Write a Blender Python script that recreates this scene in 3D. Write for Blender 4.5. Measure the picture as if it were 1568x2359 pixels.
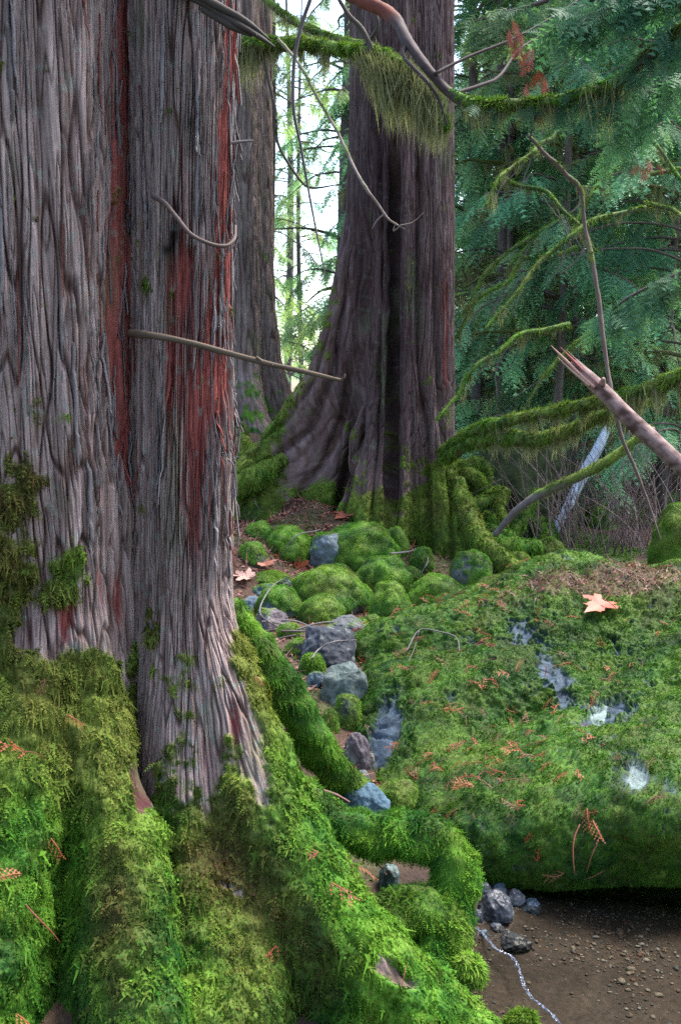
import bpy, math, random
import numpy as np
from mathutils import Vector

for _o in list(bpy.data.objects):
    bpy.data.objects.remove(_o)
SC = bpy.context.scene
COL = SC.collection
rng = np.random.default_rng(11)
random.seed(11)

# ------------------------------------------------------------------ camera, sky, sun, exposure
CAMZ, PITCH, F = 1.6, math.radians(6.0), 2530.0      # F: focal length on the 1568 x 2359 picture
cam_d = bpy.data.cameras.new("Camera")
cam = bpy.data.objects.new("Camera", cam_d)
COL.objects.link(cam)
cam.location = (0, 0, CAMZ)
cam.rotation_euler = (math.radians(90) - PITCH, 0, 0)
cam_d.sensor_fit = 'VERTICAL'
cam_d.sensor_height = 24.0
cam_d.lens = 24.0 * F / 2359.0
cam_d.clip_start, cam_d.clip_end = 0.05, 3000
cam_d.dof.use_dof = True
cam_d.dof.focus_distance = 4.0
cam_d.dof.aperture_fstop = 5.6
SC.camera = cam

SUN_EL, SUN_AZ = math.radians(62), math.radians(58)   # azimuth from +Y (ahead), negative = to the left
world = bpy.data.worlds.new("World")
SC.world = world
world.use_nodes = True
wn = world.node_tree
sky = wn.nodes.new("ShaderNodeTexSky")
sky.sky_type = 'NISHITA'
sky.sun_disc = False
sky.sun_elevation = SUN_EL
sky.sun_rotation = SUN_AZ
sky.dust_density = 3.0
sky.air_density = 1.0
sky.ozone_density = 1.0
bg = wn.nodes["Background"]
bg.inputs[1].default_value = 0.11
wn.links.new(sky.outputs[0], bg.inputs[0])
sun_d = bpy.data.lights.new("Sun", 'SUN')
sun_d.energy = 1.5
sun_d.angle = math.radians(18)
sun_d.color = (1.0, 0.97, 0.93)
sun = bpy.data.objects.new("Sun", sun_d)
COL.objects.link(sun)
sdir = Vector((math.sin(SUN_AZ) * math.cos(SUN_EL), math.cos(SUN_AZ) * math.cos(SUN_EL), math.sin(SUN_EL)))
sun.rotation_euler = sdir.to_track_quat('Z', 'Y').to_euler()
SC.view_settings.view_transform = 'Standard'
SC.view_settings.look = 'None'
SC.view_settings.exposure = 2.8
SC.view_settings.gamma = 1.0
SC.render.engine = 'CYCLES'
SC.cycles.max_bounces = 6
SC.cycles.diffuse_bounces = 4
SC.cycles.transparent_max_bounces = 8
SC.cycles.use_denoising = False
SC.cycles.use_adaptive_sampling = False

# ------------------------------------------------------------------ maths helpers
_cp, _sp = math.cos(PITCH), math.sin(PITCH)


def P(u, v, d):
    """a point d metres ahead of the camera on the sight line of picture point (u, v)"""
    x = (u - 784.0) / F
    yu = -(v - 1179.5) / F
    k = d / (_cp + yu * _sp)
    return np.array([x * k, d, CAMZ + (-_sp + yu * _cp) * k])


def proj(p):
    z = p[..., 2] - CAMZ
    zc = p[..., 1] * _cp - z * _sp
    zc = np.where(zc < 0.05, 0.05, zc)
    yc = p[..., 1] * _sp + z * _cp
    return 784 + F * p[..., 0] / zc, 1179.5 - F * yc / zc


_perm = np.random.default_rng(5).permutation(256)
_perm = np.concatenate([_perm, _perm, _perm]).astype(np.int32)
_g = np.random.default_rng(6).normal(size=(256, 3))
_g = (_g / np.linalg.norm(_g, axis=1)[:, None]).astype(np.float32)


def pn(p):
    """gradient noise, about -0.7..0.7"""
    p = np.asarray(p, dtype=np.float32)
    i = np.floor(p)
    f = p - i
    i = i.astype(np.int32) & 255
    w = f * f * f * (f * (f * 6 - 15) + 10)
    out = np.zeros(p.shape[:-1], dtype=np.float32)
    for dx in (0, 1):
        hx = _perm[i[..., 0] + dx]
        wx = w[..., 0] if dx else 1 - w[..., 0]
        for dy in (0, 1):
            hy = _perm[hx + i[..., 1] + dy]
            wy = w[..., 1] if dy else 1 - w[..., 1]
            for dz in (0, 1):
                g = _g[_perm[hy + i[..., 2] + dz] & 255]
                wz = w[..., 2] if dz else 1 - w[..., 2]
                dot = g[..., 0] * (f[..., 0] - dx) + g[..., 1] * (f[..., 1] - dy) + g[..., 2] * (f[..., 2] - dz)
                out += wx * wy * wz * dot
    return out


def fbm(p, octv=3, lac=2.03, gain=0.5):
    p = np.asarray(p, dtype=np.float32)
    s, a = 0, 1.0
    for k in range(octv):
        s = s + a * pn(p * (lac ** k) + 17.3 * k)
        a *= gain
    return s


def sstep(a, b, x):
    t = np.clip((x - a) / (b - a), 0, 1)
    return t * t * (3 - 2 * t)


def lerp(a, b, t):
    return a + (b - a) * t


def C3(*c):
    return np.array(c, dtype=np.float32)


def norm(v):
    return v / np.maximum(np.linalg.norm(v, axis=-1, keepdims=True), 1e-9)


def catmull(pts, n):
    pts = np.asarray(pts, float)
    m = len(pts)
    q = np.vstack([2 * pts[0] - pts[1], pts, 2 * pts[-1] - pts[-2]])
    t = np.linspace(0, m - 1 - 1e-6, n)
    i = t.astype(int)
    f = (t - i)[:, None]
    a, b, c, d = q[i], q[i + 1], q[i + 2], q[i + 3]
    return 0.5 * (2 * b + (c - a) * f + (2 * a - 5 * b + 4 * c - d) * f ** 2 + (3 * b - a - 3 * c + d) * f ** 3)


# ------------------------------------------------------------------ object helpers
class MB:
    """gathers vertices, faces and vertex colours, then links them as ONE mesh object"""

    def __init__(s):
        s.v, s.f, s.c, s.fb, s.n = [], [], [], [], 0

    def add(s, v, f, c, fb=None):
        v = np.asarray(v, np.float32).reshape(-1, 3)
        f = np.asarray(f, np.int64)
        c = np.asarray(c, np.float32)
        if c.ndim == 1:
            c = np.tile(c, (len(v), 1))
        s.v.append(v)
        s.f.append(f + s.n)
        s.c.append(c)
        s.fb.append(np.zeros_like(v) if fb is None else np.asarray(fb, np.float32).reshape(-1, 3))
        s.n += len(v)

    def build(s, name, mat, parent=None, smooth=True):
        v = np.vstack(s.v)
        c = np.vstack(s.c)
        fb = np.vstack(s.fb)
        loops = np.concatenate([f.ravel() for f in s.f])
        tot = np.concatenate([np.full(len(f), f.shape[1]) for f in s.f])
        st = np.concatenate([[0], np.cumsum(tot)[:-1]])
        me = bpy.data.meshes.new(name)
        me.vertices.add(len(v))
        me.vertices.foreach_set("co", v.ravel())
        me.loops.add(len(loops))
        me.loops.foreach_set("vertex_index", loops.astype(np.int32))
        me.polygons.add(len(tot))
        me.polygons.foreach_set("loop_start", st.astype(np.int32))
        me.polygons.foreach_set("loop_total", tot.astype(np.int32))
        me.update(calc_edges=True)
        if smooth:
            me.polygons.foreach_set("use_smooth", np.ones(len(tot), dtype=bool))
        a = me.attributes.new("col", 'FLOAT_COLOR', 'POINT')
        a.data.foreach_set("color", np.hstack([c, np.ones((len(c), 1), np.float32)]).ravel())
        a = me.attributes.new("fib", 'FLOAT_VECTOR', 'POINT')
        a.data.foreach_set("vector", fb.ravel())
        me.materials.append(mat)
        o = bpy.data.objects.new(name, me)
        COL.objects.link(o)
        if parent is not None:
            o.parent = parent
            o.matrix_parent_inverse = parent.matrix_world.inverted()
        return o


def tag(o, label=None, cat=None, group=None, kind=None):
    if label:
        o["label"] = label
    if cat:
        o["category"] = cat
    if group:
        o["group"] = group
    if kind:
        o["kind"] = kind
    return o


def empty(name, loc, label=None, cat=None, group=None):
    o = bpy.data.objects.new(name, None)
    o.empty_display_size = 0.1
    o.location = [float(t) for t in loc]
    COL.objects.link(o)
    o.matrix_world = __import__("mathutils").Matrix.Translation(o.location)
    return tag(o, label, cat, group)


def grid_faces(a, b, wrap=False):
    """quads of an a x b vertex grid (first axis optionally closed)"""
    i = np.arange(a if wrap else a - 1)
    j = np.arange(b - 1)
    I, J = np.meshgrid(i, j, indexing='ij')
    I2 = (I + 1) % a
    return np.stack([I * b + J, I2 * b + J, I2 * b + J + 1, I * b + J + 1], -1).reshape(-1, 4)


def grid_normals(p, wrap=False):
    if wrap:
        du = np.roll(p, -1, 0) - np.roll(p, 1, 0)
    else:
        du = np.gradient(p, axis=0)
    dv = np.gradient(p, axis=1)
    return norm(np.cross(du, dv))


def tube(pts, rad, nseg=8, n=None, wob=0.0, freq=6.0, sub=None, closed=True, flat=1.0):
    """a tapered swept tube: returns verts, faces, (angle, length) fibre coordinates, centre line"""
    pts = np.asarray(pts, float)
    rad = np.asarray(rad, float)
    if n is None:
        n = max(len(pts) * 6, 8)
    c = catmull(pts, n)
    r = np.interp(np.linspace(0, 1, n), np.linspace(0, 1, len(rad)), rad)
    T = norm(np.gradient(c, axis=0))
    ref = np.array([0.0, 0.0, 1.0]) if abs(T[:, 2]).mean() < 0.8 else np.array([0.0, 1.0, 0.0])
    S = norm(np.cross(T, ref))
    U = np.cross(S, T)
    th = np.linspace(0, 2 * np.pi, nseg, endpoint=False)
    ring = np.cos(th)[None, :, None] * S[:, None, :] + flat * np.sin(th)[None, :, None] * U[:, None, :]
    s = np.concatenate([[0], np.cumsum(np.linalg.norm(np.diff(c, axis=0), axis=1))])
    rr = np.repeat(r[:, None], nseg, 1)
    if wob:
        rr = rr * (1 + wob * fbm((c[:, None, :] + ring * r[:, None, None] * 2) * freq, 3))
    v = c[:, None, :] + ring * rr[..., None]
    v = np.concatenate([v, c[:1, None, :].repeat(nseg, 1) if False else v[:0]], 0)
    f = grid_faces(n, nseg, False).reshape(n - 1, nseg - 1, 4)
    i = np.arange(n - 1)
    last = np.stack([i * nseg + nseg - 1, (i + 1) * nseg + nseg - 1, (i + 1) * nseg, i * nseg], -1)
    faces = np.vstack([f.reshape(-1, 4), last])
    vv = v.reshape(-1, 3)
    fib = np.stack([np.cos(th)[None, :].repeat(n, 0) * rr, np.sin(th)[None, :].repeat(n, 0) * rr, s[:, None].repeat(nseg, 1)], -1)
    if closed:
        k = len(vv)
        vv = np.vstack([vv, c[0] - T[0] * r[0] * 0.4, c[-1] + T[-1] * r[-1] * 0.4])
        fib = np.vstack([fib.reshape(-1, 3), [[0, 0, 0], [0, 0, s[-1]]]])
        j = np.arange(nseg)
        j2 = (j + 1) % nseg
        cap0 = np.stack([j, j2, np.full(nseg, k), np.full(nseg, k)], -1)[:, :3]
        b = (n - 1) * nseg
        cap1 = np.stack([b + j2, b + j, np.full(nseg, k + 1)], -1)
        return vv, [faces, cap0, cap1], fib.reshape(-1, 3), c
    return vv, [faces], fib.reshape(-1, 3), c


def add_tube(mb, pts, rad, col, nseg=8, n=None, wob=0.15, freq=8.0, colfn=None, flat=1.0):
    v, fs, fib, c = tube(pts, rad, nseg, n, wob, freq, flat=flat)
    cc = col if colfn is None else colfn(v)
    k = mb.n
    for i, f in enumerate(fs):
        if i == 0:
            mb.add(v, f, cc, fib)
        else:
            mb.f.append(np.asarray(f, np.int64) + k)
    return v, fs[0], c


# templates of small plants: (t along, s aside, h up) per vertex and triangles
def feather(pairs, w=0.32, base=0.12, slim=0.085, rise=0.05):
    V, T = [], []
    for i in range(pairs):
        t = base + (0.98 - base) * i / pairs
        ww = w * (1 - 0.62 * (i / max(1, pairs - 1)) ** 1.2) * (0.7 + 0.3 * min(1, i))
        for sg in (-1, 1):
            k = len(V)
            V += [(t, 0, 0), (t + slim * 1.6, 0, 0.0), (t + ww * 0.75, sg * ww, rise)]
            T.append((k, k + 1, k + 2) if sg < 0 else (k + 1, k, k + 2))
    k = len(V)
    V += [(0, -slim * 0.22, 0), (0, slim * 0.22, 0), (1.05, 0, 0.0)]
    T.append((k, k + 1, k + 2))
    return np.array(V, np.float32), np.array(T, np.int64)


FE_BLADE = (np.array([(0, -0.11, 0), (0, 0.11, 0), (1, 0, 0.0), (0.2, -0.3, 0.05), (0.35, 0, 0), (0.2, 0.3, 0.05), (0.05, 0, 0)], np.float32),
            np.array([(0, 1, 2), (3, 4, 6), (4, 5, 6)], np.int64))
FE_MOSS = feather(3, 0.30, 0.1, 0.085)
FE_MOSS_FINE = feather(5, 0.24, 0.1, 0.05)
FE_SPRAY = feather(7, 0.34, 0.06, 0.05, 0.03)
FE_SPRAY_FAR = feather(6, 0.27, 0.05, 0.045, 0.03)
FE_STRAND = (np.array([(0, -0.02, 0), (0, 0.02, 0), (0.5, 0.018, 0.02), (0.5, -0.018, 0.02), (1, 0, 0),
                       (0.2, 0, 0), (0.32, 0, 0), (0.42, 0.07, 0.02), (0.5, 0, 0), (0.6, 0, 0), (0.68, -0.06, 0.0), (0.36, 0, 0), (0.45, 0, 0), (0.58, -0.07, 0.02)], np.float32),
             np.array([(0, 1, 2), (0, 2, 3), (3, 2, 4), (5, 6, 7), (8, 9, 10), (11, 12, 13)], np.int64))


def sprays(mb, O, D, N, L, col, tmpl, droop=0.0, wide=1.0):
    """many small leafy sprigs: origins, directions, up-vectors, lengths, colours"""
    V, T = tmpl
    D = norm(D)
    S = norm(np.cross(D, N))
    U = np.cross(S, D)
    L = np.asarray(L, np.float32)
    pt = (O[:, None, :] + (L[:, None] * V[None, :, 0])[..., None] * D[:, None, :]
          + (L[:, None] * V[None, :, 1] * wide)[..., None] * S[:, None, :]
          + (L[:, None] * V[None, :, 2])[..., None] * U[:, None, :])
    dr = droop if np.ndim(droop) else np.full(len(O), droop)
    pt[..., 2] -= dr[:, None] * L[:, None] * V[None, :, 0] ** 2
    k = len(V)
    f = (T[None] + (np.arange(len(O)) * k)[:, None, None]).reshape(-1, 3)
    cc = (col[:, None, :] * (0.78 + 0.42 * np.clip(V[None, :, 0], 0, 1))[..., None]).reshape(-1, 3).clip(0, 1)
    mb.add(pt.reshape(-1, 3), f, cc)


def sample_faces(v, f, w, n, r=rng):
    """n random points on the faces f (quads or tris) with vertex weights w: points, normals, barycentric mix"""
    if f.shape[1] == 4:
        f = np.vstack([f[:, [0, 1, 2]], f[:, [0, 2, 3]]])
    a, b, c = v[f[:, 0]], v[f[:, 1]], v[f[:, 2]]
    nn = np.cross(b - a, c - a)
    ar = np.linalg.norm(nn, axis=1)
    wt = ar * w[f].mean(1)
    cum = np.cumsum(wt)
    idx = np.searchsorted(cum, r.random(n) * cum[-1])
    idx = np.clip(idx, 0, len(f) - 1)
    r1, r2 = np.sqrt(r.random(n)), r.random(n)
    A, B, Cc = 1 - r1, r1 * (1 - r2), r1 * r2
    p = A[:, None] * a[idx] + B[:, None] * b[idx] + Cc[:, None] * c[idx]
    return p, nn[idx] / np.maximum(ar[idx, None], 1e-12), f[idx], cum[-1] * 0.5


# colours of moss: one patch of a kind after another, decided by where it grows
G_BRIGHT, G_MID, G_DEEP = C3(0.100, 0.215, 0.021), C3(0.050, 0.150, 0.015), C3(0.016, 0.074, 0.014)
G_OLIVE, G_BROWN, G_YEL = C3(0.115, 0.115, 0.025), C3(0.085, 0.052, 0.022), C3(0.19, 0.20, 0.045)


def moss_col(p, olive=0.0, brown=0.0, seed=0.0, r=rng, warm=0.0):
    n1 = fbm(p * 5.0 + seed, 3)
    n2 = fbm(p * 21.0 + seed + 9, 2)
    t = np.clip(0.5 + n1 * 1.1 + n2 * 0.5 + r.normal(0, 0.16, len(p)), 0, 1)[:, None]
    c = np.where(t < 0.5, lerp(G_DEEP, G_MID, t * 2), lerp(G_MID, G_BRIGHT, t * 2 - 1))
    o = np.clip(np.asarray(olive) + fbm(p * 3.1 + seed + 31, 2) * 0.5 + r.normal(0, 0.12, len(p)), 0, 1)[:, None]
    c = lerp(c, lerp(G_OLIVE, G_YEL, t), o)
    b = np.clip(np.asarray(brown) + fbm(p * 6.7 + seed + 57, 2) * 0.45 + r.normal(0, 0.14, len(p)) - 0.12, 0, 1)[:, None]
    c = lerp(c, G_BROWN, b)
    return (c * (1 + r.normal(0, 0.10, (len(p), 1)))).clip(0.004, 1).astype(np.float32)


def moss_on(mb, v, f, w, dens, L, tmpl, olive=0.0, brown=0.0, seed=0.0, hang=0.7, lift=0.8, wide=1.0, olivefn=None, maxn=200000, tone=1.0):
    p, n, tri, area = sample_faces(v, f, w, 8)
    cnt = int(min(maxn, area * dens))
    if cnt < 8:
        return
    p, n, tri, area = sample_faces(v, f, w, cnt)
    if olivefn is not None:
        olive, brown = olivefn(p)
    dn = np.array([0, 0, -1.0])
    tang = dn - (n @ dn)[:, None] * n
    # tufts: neighbouring shoots lean the same way, differently from the next tuft
    fld = np.stack([pn(p * 13 + seed), pn(p * 13 + seed + 31), pn(p * 13 + seed + 77)], -1) * 1.5
    D = n * lift * (0.6 + 0.6 * rng.random((cnt, 1))) + tang * hang + rng.normal(0, 0.36, (cnt, 3)) + fld * .75
    LL = L * (0.45 + 0.8 * rng.random(cnt)) * np.clip(1 + 1.3 * pn(p * 17 + seed + 5), .45, 1.8)
    col = (moss_col(p, olive, brown, seed) * tone).astype(np.float32)
    N = n + rng.normal(0, 0.45, (cnt, 3))
    O = p - n * 0.12 * LL[:, None]
    kinds = tmpl if isinstance(tmpl, list) else [tmpl]
    ch = rng.integers(0, len(kinds), cnt)
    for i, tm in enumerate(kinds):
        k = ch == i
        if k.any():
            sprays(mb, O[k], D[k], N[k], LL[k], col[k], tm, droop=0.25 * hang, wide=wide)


# ------------------------------------------------------------------ materials
def new_mat(name):
    m = bpy.data.materials.new(name)
    m.use_nodes = True
    nt = m.node_tree
    b = nt.nodes["Principled BSDF"]
    return m, nt, b


def nd(nt, t, **kw):
    n = nt.nodes.new(t)
    for k, v in kw.items():
        setattr(n, k, v)
    return n


def mat_surface(name, rough=0.9, scale=(40, 40, 40), space='OBJ', var=0.45, bump=0.4, bdist=0.004, spec=0.25, scale2=None, rvar=0.0):
    """vertex colour broken up by fine noise, with a bump from the same noise"""
    m, nt, b = new_mat(name)
    L = nt.links
    at = nd(nt, "ShaderNodeAttribute", attribute_name="col")
    if space == 'FIB':
        co = nd(nt, "ShaderNodeAttribute", attribute_name="fib").outputs["Vector"]
    else:
        co = nd(nt, "ShaderNodeTexCoord").outputs["Object"]
    mp = nd(nt, "ShaderNodeMapping")
    mp.inputs["Scale"].default_value = scale
    L.new(co, mp.inputs["Vector"])
    nz = nd(nt, "ShaderNodeTexNoise")
    nz.inputs["Scale"].default_value = 1.0
    nz.inputs["Detail"].default_value = 6
    nz.inputs["Roughness"].default_value = 0.65
    L.new(mp.outputs[0], nz.inputs["Vector"])
    mr = nd(nt, "ShaderNodeMapRange")
    mr.inputs[1].default_value, mr.inputs[2].default_value = 0.25, 0.75
    mr.inputs[3].default_value, mr.inputs[4].default_value = 1 - var, 1 + var
    L.new(nz.outputs["Fac"], mr.inputs[0])
    mx = nd(nt, "ShaderNodeVectorMath", operation='SCALE')
    L.new(at.outputs["Color"], mx.inputs[0])
    L.new(mr.outputs[0], mx.inputs["Scale"])
    L.new(mx.outputs[0], b.inputs["Base Color"])
    b.inputs["Roughness"].default_value = rough
    b.inputs["Specular IOR Level"].default_value = spec
    if rvar:
        mr2 = nd(nt, "ShaderNodeMapRange")
        mr2.inputs[3].default_value, mr2.inputs[4].default_value = rough - rvar, min(1, rough + rvar)
        L.new(nz.outputs["Fac"], mr2.inputs[0])
        L.new(mr2.outputs[0], b.inputs["Roughness"])
    bp = nd(nt, "ShaderNodeBump")
    bp.inputs["Strength"].default_value = bump
    bp.inputs["Distance"].default_value = bdist
    L.new(nz.outputs["Fac"], bp.inputs["Height"])
    L.new(bp.outputs[0], b.inputs["Normal"])
    return m


def mat_leaf(name, trans=0.35, rough=0.55, spec=0.35):
    m, nt, b = new_mat(name)
    L = nt.links
    at = nd(nt, "ShaderNodeAttribute", attribute_name="col")
    L.new(at.outputs["Color"], b.inputs["Base Color"])
    b.inputs["Roughness"].default_value = rough
    b.inputs["Specular IOR Level"].default_value = spec
    tr = nd(nt, "ShaderNodeBsdfTranslucent")
    mul = nd(nt, "ShaderNodeVectorMath", operation='MULTIPLY')
    mul.inputs[1].default_value = (1.25, 1.35, 0.8)
    L.new(at.outputs["Color"], mul.inputs[0])
    L.new(mul.outputs[0], tr.inputs["Color"])
    mx = nd(nt, "ShaderNodeMixShader")
    mx.inputs[0].default_value = trans
    L.new(b.outputs[0], mx.inputs[1])
    L.new(tr.outputs[0], mx.inputs[2])
    L.new(mx.outputs[0], nt.nodes["Material Output"].inputs["Surface"])
    return m


M_BARK = mat_surface("bark", 0.85, (260, 260, 12), 'FIB', 0.5, 0.85, 0.006, 0.10)
M_BARK_FAR = mat_surface("bark_far", 0.9, (150, 150, 7), 'FIB', 0.5, 0.9, 0.014, 0.06)
M_WOOD = mat_surface("dead_wood", 0.75, (120, 120, 14), 'FIB', 0.35, 0.4, 0.003, 0.18)
M_STONE = mat_surface("stone", 0.7, (85, 85, 85), 'OBJ', 0.55, 0.7, 0.006, 0.12, rvar=0.15)
M_WET = mat_surface("wet_stone", 0.36, (85, 85, 85), 'OBJ', 0.5, 0.5, 0.005, 0.22)
M_SOIL = mat_surface("soil", 0.95, (55, 55, 55), 'OBJ', 0.55, 0.7, 0.01, 0.2)
M_MOSS = mat_leaf("moss", 0.28, 0.8, 0.04)
M_FOLIAGE = mat_leaf("foliage", 0.38, 0.6, 0.12)
M_DRY = mat_leaf("dry_leaf", 0.2, 0.6, 0.35)

# ------------------------------------------------------------------ ground
# heights read off along sight lines: (u, v, depth)
_ctl = [(545, 1400, 6.4), (545, 1160, 8.0), (560, 1100, 8.8), (560, 985, 12.0), (640, 930, 14.0), (700, 1300, 7.3), (700, 1420, 6.2), (780, 1230, 8.0),
        (850, 1500, 5.2), (780, 1640, 4.4), (830, 1770, 3.95), (850, 1900, 3.5), (950, 1340, 7.2), (1100, 1320, 7.4), (1200, 1290, 8.0), (1260, 1205, 10.0),
        (1450, 1230, 9.5), (1568, 1260, 9.0), (650, 1130, 8.0), (650, 1200, 7.5), (600, 1280, 7.0), (740, 1165, 7.8), (850, 1222, 7.5), (960, 1345, 7.1), (1350, 1120, 13.0), (1500, 1130, 13.0), (620, 1230, 7.9)]
_c = np.array([P(*q) for q in _ctl])
_c = np.vstack([_c, [(0.9, 3.2, -.06), (0.45, 3.0, -.05), (0.3, 2.4, -.05), (1.5, 2.4, -.07), (1, 1, -.07), (0, 0, -.05), (2.5, 1.5, -.05), (2.2, 3.3, -.08),
                     (3.2, 3.4, 0.1), (2.5, 0, -.02), (-.1, 1.8, -.03), (-.6, 1.2, .06), (-.7, 2.4, .1), (-.2, 2.9, .08), (-1.5, 2.5, .15), (-1.2, 4.2, .35), (-2.2, 4.5, .5), (-.4, 4.6, .36),
                     (-3, 1.5, .2), (1.3, 4.6, -.1), (.55, 4.1, 0), (.6, 4.9, .15), (1.8, 5.4, .1), (3.2, 6, .4), (4.5, 4, .5), (5, 10, .5), (4, 13, .6), (7, 15, 1.0), (7, 6, .9), (-3.5, 8, 1.3), (-5, 5, 1.2), (-5, 12, 1.9),
                     (-2.2, 13, 1.55), (1.5, 14, .8), (0.1, 3.9, .16)]])


def _tps(r2):
    return np.where(r2 > 1e-12, 0.5 * r2 * np.log(np.maximum(r2, 1e-12)), 0)


_n = len(_c)
_K = _tps(((_c[:, None, :2] - _c[None, :, :2]) ** 2).sum(-1)) + np.eye(_n) * 0.02
_Pm = np.hstack([np.ones((_n, 1)), _c[:, :2]])
_A = np.block([[_K, _Pm], [_Pm.T, np.zeros((3, 3))]])
_W = np.linalg.solve(_A, np.concatenate([_c[:, 2], np.zeros(3)]))


def ground_z(x, y, rough=True):
    x = np.asarray(x, float)
    y = np.asarray(y, float)
    xc, yc = np.clip(x, -6, 8), np.clip(y, -1, 16)
    xy = np.stack([xc, yc], -1)
    r2 = ((xy[..., None, :] - _c[:, :2]) ** 2).sum(-1)
    z = _tps(r2) @ _W[:_n] + _W[_n] + _W[_n + 1] * xc + _W[_n + 2] * yc
    far = sstep(15, 24, y) * sstep(9, 2, x)
    z = z * (1 - far) + (-1.2) * far
    z = z + 0.5 * sstep(8, 40, x) * 6 - 0.0
    if rough:
        q = np.stack([x, y, np.zeros_like(x)], -1)
        z = z + 0.05 * fbm(q * 1.7, 3) * sstep(0.0, 0.2, z) + 0.012 * fbm(q * 7, 2)
    return z


def on_ground(u, v, d0=2.0, d1=20.0):
    d = np.linspace(d0, d1, 900)
    pts = np.array([P(u, v, t) for t in d])
    g = ground_z(pts[:, 0], pts[:, 1])
    below = np.where(pts[:, 2] < g)[0]
    return pts[below[0]] if len(below) else pts[-1]


def _axis(a0, a1, step, far0, far1, k=26):
    core = np.arange(a0, a1, step)
    lo = a0 - np.geomspace(step, a0 - far0, k)[::-1]
    hi = a1 + np.geomspace(step, far1 - a1, k)
    return np.concatenate([lo, core, hi])


gx = _axis(-3.5, 5.5, 0.045, -400, 400)
gy = _axis(0.8, 12.0, 0.045, -200, 900)
GX, GY = np.meshgrid(gx, gy, indexing='ij')
GZ = ground_z(GX.ravel(), GY.ravel()).reshape(GX.shape)
gp = np.stack([GX, GY, GZ], -1)
q = gp.reshape(-1, 3)
c_soil = lerp(C3(0.025, 0.016, 0.012), C3(0.07, 0.040, 0.027), np.clip(0.5 + fbm(q * 6, 3), 0, 1)[:, None])
c_sand = lerp(C3(0.017, 0.013, 0.011), C3(0.040, 0.031, 0.025), np.clip(0.5 + fbm(q * 9 + 3, 3), 0, 1)[:, None])
wet = sstep(0.06, -0.02, q[:, 2])[:, None]
gcol = lerp(c_soil, c_sand, wet)
mossg = (sstep(0.0, 0.35, fbm(q * 1.3 + 40, 3) + 0.12) * sstep(0.08, 0.25, q[:, 2]))
heap = np.exp(-((q[:, 0] - .1) / 1.3) ** 4 - ((q[:, 1] - 6.2) / 2.0) ** 4)
mossg = (mossg * (1 - .85 * heap))[:, None]
gcol = lerp(gcol, C3(0.05, 0.09, 0.022), mossg * 0.8)
mb = MB()
mb.add(q, grid_faces(len(gx), len(gy)), gcol)
ground = mb.build("ground", M_SOIL)
tag(ground, kind="structure")

# brook water, and a guessed lake added as bright background behind the trees
def mat_water(name, bump, scale, tint):
    m, nt, b = new_mat(name)
    L = nt.links
    nt.nodes.remove(b)
    fr = nd(nt, "ShaderNodeFresnel")
    fr.inputs["IOR"].default_value = 1.33
    tp = nd(nt, "ShaderNodeBsdfTransparent")
    tp.inputs[0].default_value = tint
    gl = nd(nt, "ShaderNodeBsdfGlossy")
    gl.inputs["Roughness"].default_value = 0.04
    mx = nd(nt, "ShaderNodeMixShader")
    tc = nd(nt, "ShaderNodeTexCoord")
    nz = nd(nt, "ShaderNodeTexNoise")
    nz.inputs["Scale"].default_value = scale
    nz.inputs["Detail"].default_value = 4
    L.new(tc.outputs["Object"], nz.inputs["Vector"])
    bp = nd(nt, "ShaderNodeBump")
    bp.inputs["Strength"].default_value = bump
    bp.inputs["Distance"].default_value = 0.02
    L.new(nz.outputs["Fac"], bp.inputs["Height"])
    L.new(bp.outputs[0], gl.inputs["Normal"])
    L.new(bp.outputs[0], fr.inputs["Normal"])
    L.new(fr.outputs[0], mx.inputs[0])
    L.new(tp.outputs[0], mx.inputs[1])
    L.new(gl.outputs[0], mx.inputs[2])
    L.new(mx.outputs[0], nt.nodes["Material Output"].inputs["Surface"])
    return m


M_WATER = mat_water("brook_water", 0.25, 9.0, (0.86, 0.84, 0.78, 1))
wx, wy = np.linspace(-1.6, 4.2, 120), np.linspace(-2, 5.0, 120)
WX, WY = np.meshgrid(wx, wy, indexing='ij')
wq = np.stack([WX, WY, np.zeros_like(WX)], -1)
wq[..., 2] = 0.002 * fbm(wq * 4, 2)
mb = MB()
mb.add(wq, grid_faces(120, 120), C3(.1, .1, .1))
tag(mb.build("stream_water", M_WATER), kind="structure")
mlk, nt, b = new_mat("added_lake")
b.inputs["Base Color"].default_value = (0.05, 0.08, 0.08, 1)
b.inputs["Roughness"].default_value = 0.12
mb = MB()
lx, ly = np.linspace(-300, 300, 12), np.linspace(24, 1800, 30)
LX, LY = np.meshgrid(lx, ly, indexing='ij')
mb.add(np.stack([LX, LY, np.full_like(LX, -0.9)], -1), grid_faces(12, 30), C3(.1, .1, .1))
tag(mb.build("added_lake", mlk), kind="structure")

# ------------------------------------------------------------------ stones
def cube_sphere(n):
    """directions and quads of a cube blown up to a sphere (faces meet edge to edge)"""
    t = np.tan(np.linspace(-1, 1, n) * np.pi / 4)
    A, B = np.meshgrid(t, t, indexing='ij')
    o = np.ones_like(A)
    V, Fq, k = [], [], 0
    for m in ((A, B, o), (B, A, -o), (o, A, B), (-o, B, A), (B, o, A), (A, -o, B)):
        V.append(norm(np.stack(m, -1)).reshape(-1, 3))
        Fq.append(grid_faces(n, n) + k)
        k += n * n
    V, Fq = np.vstack(V), np.vstack(Fq)
    key = np.round(V * 1e5).astype(np.int64)
    _, first, inv = np.unique(key, axis=0, return_index=True, return_inverse=True)
    return V[first], inv.ravel()[Fq]


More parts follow.
